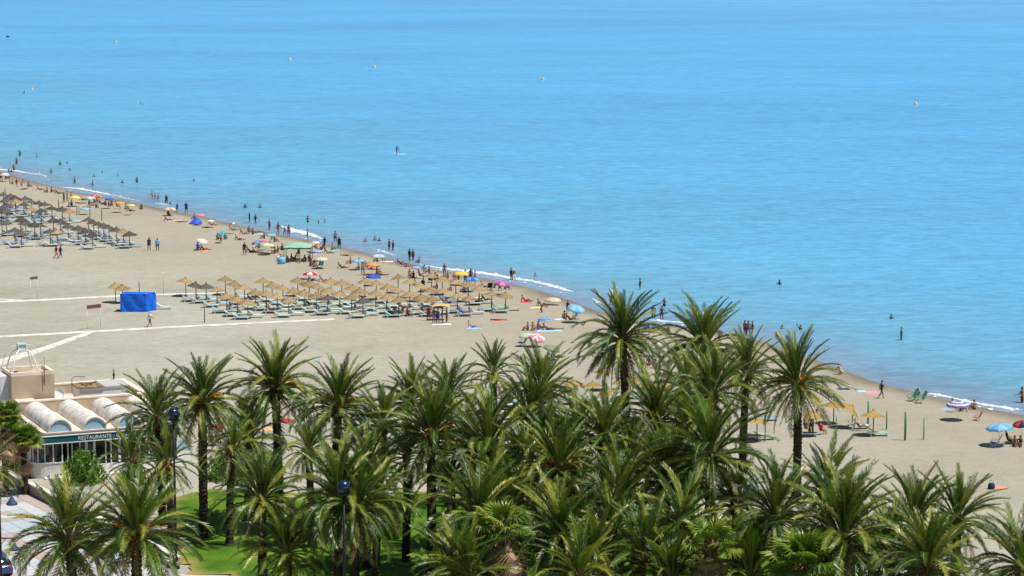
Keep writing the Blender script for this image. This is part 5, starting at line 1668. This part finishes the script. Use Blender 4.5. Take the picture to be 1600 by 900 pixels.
P_(882,498,'sit','maroon','bather in maroon at the landward side of the pale turquoise parasol')
P_(891,500,'rec','navy','bather in navy lying in the shade of the pale turquoise parasol', face=-90)
P_(900,498,'ch','teal','bather in teal on a low chair by the pale turquoise parasol')
P_(887,488,'st','black','person in black crouched at the pole of the pale turquoise parasol', 'dress', sc=.8)
for i_, (x_, y_, c_) in enumerate(((670,501,'maroon'),(678,505,'purple'),(684,505.5,'navy'),(691,505,'violet'),(698,504,'brown'))):
    P_(x_, y_, 'st', c_, 'person in %s, one of a group standing close together beside the orange canopy' % c_, ('dress', 'shorts')[i_ % 2], skin=(1, 4, 0, 4, 1)[i_])
P_(637,494,'sit','black','bather in black sitting by the orange-red covered lounger')
P_(617,489,'rec','navy','bather in navy reclining behind the orange-red covered lounger')
# near shore
P_(955,480,'st','brown','dark-haired person standing at the water behind the tall palm crown', 'swimsuit')
P_(1021,500,'st','olive','person with olive swimwear wading beside the tall palm', 'swimsuit')
P_(1034,502,'hip','black','person in a black bikini wading beside the tall palm', 'briefs', top='*black')
P_(1038,478,'wd','black','wader hip-deep beyond the pair near the tall palm', depth=.75)
P_(1029,520,'sit','magenta','bather in magenta behind the tall palm fronds')
P_(1045,519,'sit','orange','bather in orange behind the tall palm fronds')
P_(1000,452,'hip','black','wader standing knee-deep alone off the tall palm', 'swimsuit', depth=.35)
P_(1218,445,'wd','black','lone swimmer in open water, dark shoulders showing', depth=1.1)
P_(1164,525,'st','maroon','landward one of three people standing at the waterline', 'shorts', skin=0)
P_(1169,525.5,'st','brown','middle one of three people standing at the waterline', 'shorts', skin=0)
P_(1175.5,526,'hip','black','seaward one of three people standing at the waterline', 'swimsuit', skin=1)
P_(1222,513.5,'wd','black','swimmer face-down in the water above the near palm', depth=1.35)
P_(1250,515,'up','white','swimmer throwing up an arm with a white splash', depth=1.2)
P_(1213,526,'wd','black','swimmer close behind the crown of the near palm', depth=1.2)
P_(1392.5,498,'wd','black','neck-deep swimmer beyond the lone standing wader', depth=1.2)
P_(1408,531.5,'hip','black','lone wader standing knee-deep, clearly mirrored in the water', 'swimsuit', depth=.3, skin=1)
P_(1597,629,'wd','brown','broad bather at the picture edge, thigh-deep', depth=.55, sc=1.25, skin=1)
P_(1377,622.5,'wk','black','slim person striding over the sand beside a pink towel', 'swimsuit', face=-75, skin=1)
P_(1314,586,'kn','tan','bather bending down at the waterline behind the near palm')
P_(1433,626,'ch','white','person with dark hair seated in a green chair by the water', face=0)
P_(1522,640,'sit','brown','bather sitting alone with back turned, beside the violet parasol', face=10, skin=2)
P_(1490,642,'ch','navy','bather in navy in the shade of the violet ringed parasol', z=.05)
P_(1502,642,'sit','black','bather in black in the shade of the violet ringed parasol')
P_(1575,694,'ch','black','dark-clad bather on a chair under the sky blue parasol', top='black')
P_(1585,697,'sit','maroon','bather in maroon sitting between the two near parasols', skin=1)
P_(1594,697,'sit','purple','bather in purple under the red and navy parasol', skin=1)
P_(1343,668,'rec','brown','sunbather with raised knees on the white lounger by the yellow umbrella', z=.30, face=-90)
P_(1259,676,'ch','coral','bather in coral sitting behind the single near trunk')
P_(1267,679,'st','maroon','dark person standing under the straw umbrella behind the near trunk', 'shorts', skin=1)
P_(1283,679,'ch','red','bather in red on a chair under the straw umbrella behind the near trunk', top='red')
P_(1276,655,'sit','brown','bather seen above the straw umbrella behind the near trunk')
P_(1002,568,'ch','purple','bather in purple sitting behind the tall trunk', top='purple')
P_(1014,571,'sit','black','bather in black sitting behind the tall trunk')
P_(994,563,'sit','pink','bather in pink sitting behind the tall trunk')
P_(868,559,'rec','violet','bather in violet under the olive parasol', face=-90)
for x_, y_, ps_, c_, l_ in ((139,319,'sit','navy','bather in navy in the shade edge of the pale blue and white parasol'),(159,319,'rec','red','bather in red reclining between the red and bright blue parasols'),
    (196,327,'sit','blue','bather in blue sitting between the orange parasol and the pale dome'),(352,374,'sit','teal','bather in teal beside the turquoise tilted parasol'),(380,366,'rec','coral','bather in coral reclining near the walkers at the waterline'),
    (405,388,'sit','violet','bather in violet tucked between the purple and the lime parasols'),(424,391,'ch','teal','bather in teal on a low chair behind the lime parasol'),(441,391,'sit','black','bather in black sitting between the lime parasol and the gazebo'),
    (467,404,'st','maroon','person in maroon standing under the gazebo canopy'),(512,396,'rec','coral','bather in coral reclining seaward of the ringed parasol'),(574,434,'rec','purple','bather in purple reclining beside the deep blue parasol'),
    (640,431,'sit','coral','bather in coral sitting inland of the lilac parasol'),(680,437,'sit','navy','bather in navy sitting just seaward of the straw umbrellas'),(709,441,'ch','pink','bather in pink on a chair near the yellow parasol'),
    (757,449,'rec','royal','bather in royal blue reclining between the mid blue and the purple parasols'),(648,446,'sit','black','bather in black under the sixth line of straw umbrellas'),(705,455,'sit','red','bather in red under the seventh line of straw umbrellas'),
    (655,412,'sit','teal','bather in teal at the foam edge near the two tall dark figures'),(330,352,'rec','navy','bather in navy reclining behind the pink parasol tent'),(283,347,'ly','brown','tanned sunbather lying on the pale stretched towel'),
    (62,297,'rec','violet','bather in violet reclining on the far sand'),(44,292,'sit','teal','bather in teal sitting seaward of a far standing group'),(15,284,'st','navy','person in navy standing behind the small white parasol'),
    (126,318,'ly','coral','sunbather in coral lying between the yellow and red parasols'),(548,412,'sit','maroon','bather in maroon beside the blue and pale blue parasol'),(566,412,'rec','teal','bather in teal reclining under the blue and pale blue parasol')):
    P_(x_, y_, ps_, c_, l_, face=-90 if ps_ in ('rec', 'ly') else None)
for (ci, ri, k), c_ in (((1,2,1),'navy'),((1,5,0),'red'),((2,4,1),'black'),((3,2,1),'coral'),((3,5,1),'violet'),((4,3,1),'teal'),((4,6,1),'orange'),((5,4,0),'navy'),((5,5,1),'pink'),((6,4,1),'black'),((6,6,0),'royal'),((7,4,1),'maroon'),((0,4,1),'sky')):
    q = MIDBEDS[ci, ri, k]
    PN[0] += 1
    o = person(800, 600, 'rec', c_, 'sunbather in %s, %s side lounger, umbrella %s, %s line past the tent' % (c_, ('palm', 'sea')[k], rowname[ri], ORD[ci]), face=-82, z=.33)
    o.location = (q.x - .12, q.y, .33)
# paddle boarder
p = G(622, 241.5, SEA_Z)
bd_ = empty('paddleboard', (p.x, p.y, SEA_Z + .06), R(8))
tag(bd_, 'pale turquoise paddleboard afloat far out with a person standing on it', 'paddleboard')
mb = MB(); mb.prism([(1.6 * math.cos(t_) , .40 * math.sin(t_) * (1 - .2 * math.cos(t_))) for t_ in [2 * math.pi * i / 24 for i in range(24)]], -.08, .06); mb.build('deck', paint((.55, .80, .82)), bd_)
mb = MB(); mb.prism([(-1.3, .02), (-1.3, -.02), (-1.05, -.02), (-1.05, .02)], -.3, -.08); mb.build('fin', paint(C['black']), bd_)
P_(620, 241.3, 'wd', 'navy', 'paddle boarder in dark clothes standing on the pale board', 'dress', top='navy', z=SEA_Z + .12, face=-80)
p2_ = G(623.5, 241, SEA_Z)
mb = MB(); mb.tube([(0, 0, -.1), (-.25, 0, 1.35)], .022, 5); mb.box((.03, 0, -.28), (.05, .2, .4)); pd_ = mb.build('paddle', paint(C['black']), None, (p2_.x, p2_.y, SEA_Z + .4)); tag(pd_, 'dark paddle held upright by the paddle boarder', 'paddle')

# ------------------------------------------------------------------ smaller things
def folding_chair(px, py, col, label, rz=0, sc=1.0, z=None):
    p = on(px, py)
    root = empty('beach_chair', p, R(rz)); root.scale = (sc,) * 3
    tag(root, label, 'chair', 'beach chairs')
    mb = MB(); mb.beam((-.25, 0, .30), (.27, 0, .36), .56, .03); mb.build('seat', paint(C[col]), root)
    mb = MB(); mb.beam((-.24, 0, .32), (-.55, 0, .95), .56, .03); mb.build('backrest', paint(C[col]), root)
    mb = MB()
    for s in (-.3, .3):
        mb.beam((-.3, s, 0), (.3, s, .36), .03, .03); mb.beam((.28, s, 0), (-.26, s, .36), .03, .03); mb.beam((-.35, s, .55), (.22, s, .55), .035, .03); mb.beam((-.24, s, .30), (-.57, s, .98), .03, .03); mb.beam((.2, s, .36), (.2, s, .55), .03, .03)
    mb.build('frame', M['steel'], root)
folding_chair(815, 541, 'navy', 'navy folding chair on the sand beside the pink checked parasol', 160, 1.15)
folding_chair(1424, 627, 'green', 'green beach chair nearer the palms of the pair by the water', 200, 1.1)
folding_chair(1437, 630, 'green', 'green beach chair with a towel, nearer the sea of the pair', 190, 1.2)
folding_chair(1526, 657, 'red', 'low red beach chair between the violet and the sky blue parasols', 150, .9)
folding_chair(1553, 699, 'blue', 'blue beach chair under the sky blue parasol', 160, 1.2)
folding_chair(765, 453, 'black', 'black beach chair beside the purple and pink parasol', 100)
folding_chair(500, 418, 'teal', 'dark green beach chair under the cream parasol', 120, 1.1)
folding_chair(673, 441, 'black', 'black beach chair standing by the seaward straw umbrellas', 80, .9)

def towel(px, py, col, label, l=1.8, w=.9, rz=10):
    p = on(px, py); l *= .72; w *= .72
    mb = MB()
    n = 8
    for i in range(n):
        x0_, x1_ = -l / 2 + l * i / n, -l / 2 + l * (i + 1) / n
        h = lambda x: .02 + .02 * math.sin(x * 7 + px) 
        for y0_, y1_ in ((-w / 2, 0), (0, w / 2)):
            mb.face([(x0_, y0_, h(x0_)), (x1_, y0_, h(x1_)), (x1_, y1_, h(x1_) + .01), (x0_, y1_, h(x0_) + .01)])
    mb.face([(-l/2, -w/2, .005), (-l/2, w/2, .005), (l/2, w/2, .005), (l/2, -w/2, .005)])
    o = mb.build('beach_towel', paint(C[col], .9), None, p); o.rotation_euler = (0, 0, R(rz))
    tag(o, label, 'towel', 'beach towels')
towel(1560, 763, 'coral', 'coral pink towel lying on the open sand with a navy bag', 2.0, 1.3)
towel(1527, 758, 'pink', 'crumpled pink and white towel beside the road-side palms', 1.2, 1.0)
towel(1360, 614, 'pink', 'pink towel near the waterline beside the striding person', 2.2, 2.2)
towel(1347, 612, 'light', 'pale blue towel next to the pink one near the waterline', 1.2, 1.4)
towel(520, 391, 'turq', 'teal towel at the water edge under a sitting bather', 2.6, 2.2)
towel(838, 481, 'yellow', 'yellow mat on the sand behind two bathers', 2.2, 1.4)
towel(821, 472, 'red', 'red towel under the bather in red', 1.6, 1.4)
towel(780, 502, 'coral', 'coral towel under a sunbather before the last loungers', 2.2, 1.4)
towel(740, 513, 'light', 'pale blue towel under the bather in blue shorts', 2.2, 1.4)
towel(604, 409, 'white', 'white towel under the sunbather by the pale blue parasol', 2.4, 1.6)
towel(272, 345, 'cream', 'pale towel stretched out inland of the orange parasol', 3.2, 1.4)
towel(400, 366, 'light', 'pale blue towel beside the group behind the walkers', 3.0, 1.8)
towel(318, 392, 'coral', 'coral towel below the cream tilted parasol', 2.0, 1.6)
towel(690, 507, 'white', 'white sheet spread in front of the standing group', 3.0, 1.2)
towel(873, 499, 'white', 'white towel beside the pale turquoise parasol', 1.4, 1.0)
towel(858, 517, 'light', 'pale towel under two reclining bathers seaward of the pink checked parasol', 4.0, 1.8)
towel(1478, 640, 'sky', 'sky blue towel beside the violet ringed parasol', 1.4, 1.2)
towel(1318, 608, 'navy', 'navy towel half hidden by the near palm fronds', 1.6, 1.2)

def bag(px, py, col, label, s=.5):
    p = on(px, py)
    root = empty('beach_bag', p); root.scale = (s,) * 3
    tag(root, label, 'bag', 'beach bags')
    mb = MB(); mb.lathe([(.0, 0), (.42, 0), (.5, .25), (.46, .6), (.36, .78), (.2, .82), (0, .8)], 10); mb.build('body', paint(C[col], .8), root)
    mb = MB(); mb.tube([(-.25, 0, .75), (-.2, 0, 1.05), (0, 0, 1.15), (.2, 0, 1.05), (.25, 0, .75)], .03, 5); mb.build('handle', paint(C['black']), root)
bag(1549, 764, 'navy', 'navy bag beside the coral pink towel on the open sand', .6)
bag(440, 412, 'sky', 'bright blue bag at the landward corner of the green gazebo', 1.1)
bag(437, 408, 'white', 'white bag piled behind the bright blue one by the gazebo', .9)
bag(681, 436, 'black', 'black bag under a seaward straw umbrella', .7)

# blue beach tent near the pink parasol
def pop_tent(px, py, col, w, label):
    p = on(px, py)
    root = empty('beach_tent', p); tag(root, label, 'tent', 'pop-up beach tents')
    mb = MB()
    n, k = 8, 8
    for i in range(n):
        for j in range(k):
            def P(i, j):
                a = math.pi * (1.08 * i / n - .04); t_ = math.pi / 2 * j / k * 1.5
                return (w / 2 * math.cos(a) * (1 - .15 * math.sin(t_)), w * .36 * (1 - math.cos(t_)) - .3, w * .5 * math.sin(a) * math.cos(t_ * .62) + .01)
            mb.face((P(i, j), P(i + 1, j), P(i + 1, j + 1), P(i, j + 1)), 0, True)
    mb.build('shell', paint(C[col], .6), root)
    mb = MB(); mb.face([(-w / 2, -.35, .012), (w / 2, -.35, .012), (w / 2, w * .4, .012), (-w / 2, w * .4, .012)]); mb.build('floor', paint(C['grey']), root)
    root.rotation_euler = (0, 0, R(150))
pop_tent(306, 350, 'royal', 1.9, 'round blue pop-up tent beneath the pink parasol')
pop_tent(607, 494, 'green', 1.3, 'small green pop-up tent beside the orange-red covered lounger')

# green gazebo
gp = [G(444.5, 405), G(483, 398), G(497, 409), G(459, 415)]
p = G(466, 407)
gz_ = empty('gazebo', p); tag(gz_, 'green fabric gazebo on four poles over a big group of bathers', 'gazebo')
hw, hd = 1.75, 1.75
for sx in (-1, 1):
    for sy in (-1, 1):
        mb = MB(); mb.tube([(sx * hw, sy * hd, -.1), (sx * hw, sy * hd, 1.95)], .04, 6); mb.build('pole', M['black_iron'], gz_)
mb = MB()
n = 8
def GP(i, j):
    x = -1 + 2 * i / n; y = -1 + 2 * j / n
    return (x * hw * 1.06, y * hd * 1.06, 1.93 + .55 * (1 - max(abs(x), abs(y)) ** 1.3) - .03 * math.sin(i * 2.2) * (abs(y) == 1))
for i in range(n):
    for j in range(n): mb.face((GP(i, j), GP(i + 1, j), GP(i + 1, j + 1), GP(i, j + 1)), 0, True)
mb.build('canopy', paint((.40, .66, .50), .6, .3), gz_)
mb = MB()
for s in (-1, 1):
    for i in range(n):
        for ax_ in (0, 1):
            a = GP(i, 0 if s < 0 else n) if ax_ == 0 else GP(0 if s < 0 else n, i); b_ = GP(i + 1, 0 if s < 0 else n) if ax_ == 0 else GP(0 if s < 0 else n, i + 1)
            dr = .16 + .05 * (i % 2)
            k_ = 1.004
            a = (a[0] * k_, a[1] * k_, a[2]); b_ = (b_[0] * k_, b_[1] * k_, b_[2])
            mb.face((a, b_, (b_[0], b_[1], b_[2] - .2), (a[0], a[1], a[2] - dr)))
mb.build('valance', paint((.05, .16, .11), .7), gz_)

# big blue box tent of tarpaulin
bl, br = G(188, 487.5), G(229, 487.5)
w_ = (br - bl).length; dpt = 1.5
ht = zat(bl, 459)
t_ = empty('box_tent', bl, 0); tag(t_, 'large bright blue tarpaulin box tent on the sand', 'tent')
tarp = plain('blue_tarp', (.004, .15, .80), .5)
def wrinkled(name, a, b_, h0, h1, par, nx=14, nz=8):
    mb = MB()
    a, b_ = Vector(a), Vector(b_)
    nrm = Vector((b_.y - a.y, -(b_.x - a.x), 0)).normalized()
    def P(i, j):
        p = a.lerp(b_, i / nx); z = h0 + (h1 - h0) * j / nz
        e = .09 * noise.noise(Vector((i * .5, j * .55, a.x + b_.y))) * (0 if i in (0, nx) else 1) + .05 * math.sin(i * .9 + j * .8) * (0 if i in (0, nx) else 1)
        return Vector((p.x, p.y, z - (.05 * math.sin(i / nx * math.pi) if j == nz else 0))) + nrm * e
    for i in range(nx):
        for j in range(nz): mb.face((P(i, j), P(i + 1, j), P(i + 1, j + 1), P(i, j + 1)), 0, True)
    return mb.build(name, tarp, par)
sx_ = .95
wrinkled('front_sheet', (0, 0, 0), (w_, 0, 0), 0, ht, t_)
wrinkled('side_sheet', (w_, 0, 0), (w_ + sx_, dpt, 0), 0, ht, t_, 8)
wrinkled('back_sheet', (w_ + sx_, dpt, 0), (sx_ * .3, dpt + .4, 0), 0, ht, t_)
wrinkled('side_sheet', (sx_ * .3, dpt + .4, 0), (0, 0, 0), 0, ht, t_, 8)
mb = MB(); mb.face([(0, 0, ht - .04), (w_, 0, ht - .04), (w_ + sx_, dpt, ht - .02), (sx_ * .3, dpt + .4, ht - .02)]); mb.build('roof_sheet', tarp, t_)
for q_ in ((.03, .04), (w_ - .02, .05), (w_ + sx_ - .06, dpt - .05)):
    mb = MB(); mb.tube([(q_[0], q_[1], -.1), (q_[0], q_[1], ht + .08)], .035, 6); mb.build('pole', M['steel'], t_)

# orange canopy by the standing group
p = G(689, 500)
oc = empty('canopy_stand', p); tag(oc, 'orange canopy on four thin poles over a standing group', 'canopy')
mb = MB()
for i in range(6):
    x0_, x1_ = -1 + i / 3, -1 + (i + 1) / 3
    f = lambda x: 1.52 + .22 * (1 - x * x)
    mb.face(((x0_, -.6, f(x0_)), (x1_, -.6, f(x1_)), (x1_, .7, f(x1_) + .08), (x0_, .7, f(x0_) + .08)), 0, True)
mb.build('roof', paint((.85, .50, .22), .7, .2), oc)
for x_ in (-.9, .9):
    for y_ in (-.55, .65):
        mb = MB(); mb.tube([(x_, y_, 0), (x_, y_, 1.55)], .025, 5); mb.build('pole', M['white_plastic'], oc)

# signs on two posts
def sign(pa, pb, top, col, label, hgt=.5):
    a, b_ = G(*pa), G(*pb)
    root = empty('beach_sign', a, math.atan2(b_.y - a.y, b_.x - a.x)); tag(root, label, 'sign', 'two-post beach signs')
    L = (b_ - a).length; h = zat(a, top)
    for x in (0, L):
        mb = MB(); mb.tube([(x, 0, -.1), (x, 0, h - .02)], .035, 6); mb.build('post', M['white_frame'], root)
    mb = MB(); mb.box((L / 2, -.05, h - hgt / 2), (L + .08, .06, hgt)); mb.box((L / 2, -.05, h - hgt - .05), (L + .04, .07, .05)); pn = mb.build('panel', col, root)
sign((48, 468.5), (58.5, 467), 433, paint((.06, .12, .07)), 'small green sign on two thin posts by the upper boardwalk', .26)
sign((136.5, 515.5), (157.5, 513), 477, paint((.14, .075, .045)), 'brown wooden sign on two pale posts by the long boardwalk', .36)

# bare posts
def post(px, base, top, mat, label, r_=.055, group='bare posts on the beach'):
    p = G(px, base)
    mb = MB(); h = zat(p, top); mb.tube([(0, 0, -.2), (.02, 0, h * .5), (0, 0, h)], [r_, r_, r_ * .85], 8); mb.lathe([(r_ * .85, h), (r_ * .5, h + .04), (0, h + .05)], 8)
    o = mb.build('post', M[mat], None, p); tag(o, label, 'post', group)
post(319.5, 504, 478, 'pole_wood', 'brown wooden post before the umbrella field at the long boardwalk')
post(217.5, 462, 440, 'pole_wood', 'dark post rising behind the blue tarpaulin tent')
post(255.5, 464, 425, 'steel', 'thin grey post seaward of the blue tarpaulin tent', .02)
post(91.5, 326, 311, 'pole_wood', 'short post among the far field umbrellas, nearest the seated bathers', .07)
post(8, 303, 294, 'pole_wood', 'short post at the picture edge above the far field', .07)
post(120, 336, 323, 'pole_wood', 'dark post of a pair at the sandy end of the far field', .07)
post(123.5, 335, 321, 'pole_wood', 'taller pale post of a pair at the sandy end of the far field', .05)
post(140.5, 340, 325, 'pole_wood', 'dark post under the low pale blue parasol', .06)
post(159, 345, 325, 'pole_wood', 'tall post standing alone behind the slanting row of umbrellas', .06)
post(107.5, 324, 312, 'pole_wood', 'post beside the orange thatched umbrella of the far field', .05)
post(1356, 663, 627, 'pole_green', 'green post behind the clear yellow umbrella', .08, 'green posts on the near beach')
post(1385, 671, 643, 'pole_green', 'short green post just seaward of the clear yellow umbrella', .06, 'green posts on the near beach')
post(1414, 688, 644, 'pole_green', 'thickest and tallest green post on the open near sand', .10, 'green posts on the near beach')
post(1443, 687, 654, 'pole_green', 'slim green post nearest the sea on the open near sand', .05, 'green posts on the near beach')
post(1195, 690, 650, 'pole_green', 'green post by the magenta lounger', .05, 'green posts on the near beach')
post(1306, 686, 650, 'pole_green', 'green post beneath the near palm fronds', .05, 'green posts on the near beach')
post(941, 622, 584, 'pole_green', 'green post beneath the hanging fronds of the tall palm', .05, 'green posts on the near beach')

# buoys and a small boat
def buoy(px, py, s, label):
    p = G(px, py, SEA_Z)
    root = empty('buoy', (p.x, p.y, SEA_Z)); root.scale = (s * .85,) * 3
    tag(root, label, 'buoy', 'yellow buoys marking the bathing zone')
    mb = MB(); mb.lathe([(.0, -.4), (.4, -.3), (.56, 0), (.5, .25), (.3, .45), (.12, .55), (.12, .9), (0, .92)], 14); mb.build('float', paint((.62,.48,.10), .4), root)
    mb = MB(); mb.box((0, 0, 1.05), (.4, .05, .22), 0, R(20)); mb.box((0, 0, 1.05), (.4, .048, .22), 0, R(110)); mb.build('topmark', paint((.62,.48,.10), .5), root)
for x, y, s, l_ in ((181,66.5,1.2,'farthest yellow buoy on the open sea'),(453,94,1.2,'yellow buoy second in the line from the far end'),(585,105,1.2,'yellow buoy third in the line, out beyond the paddle boarder'),
                    (848,124,1.15,'yellow buoy alone in the middle of the open water'),(1431,163,1.2,'nearest and largest-looking yellow buoy, well off the near beach'),(50,140,.9,'pale yellow buoy beside the most distant swimmer')):
    buoy(x, y, s, l_)
p = G(12, 57.8, SEA_Z)
bo = empty('small_boat', (p.x, p.y, SEA_Z), R(-25)); tag(bo, 'tiny dark boat far out near the picture corner', 'boat')
mb = MB()
secs = [(-.75, .26, .02), (-.4, .32, 0), (.2, .32, 0), (.6, .2, .06), (.8, .02, .16)]
for (xa, wa_, za), (xb, wb, zb) in zip(secs, secs[1:]):
    mb.face(((xa, -wa_, .32 + za), (xb, -wb, .32 + zb), (xb, wb, .32 + zb), (xa, wa_, .32 + za)))
    for s in (-1, 1): mb.face(((xa, s * wa_, .32 + za), (xb, s * wb, .32 + zb), (xb, 0, -.2), (xa, 0, -.2)))
mb.build('hull', paint(C['navy']), bo)
mb = MB(); mb.box((-.15, 0, .42), (.6, .22, .16)); mb.box((.22, 0, .52), (.06, .36, .1)); mb.build('seat', paint(C['black']), bo)
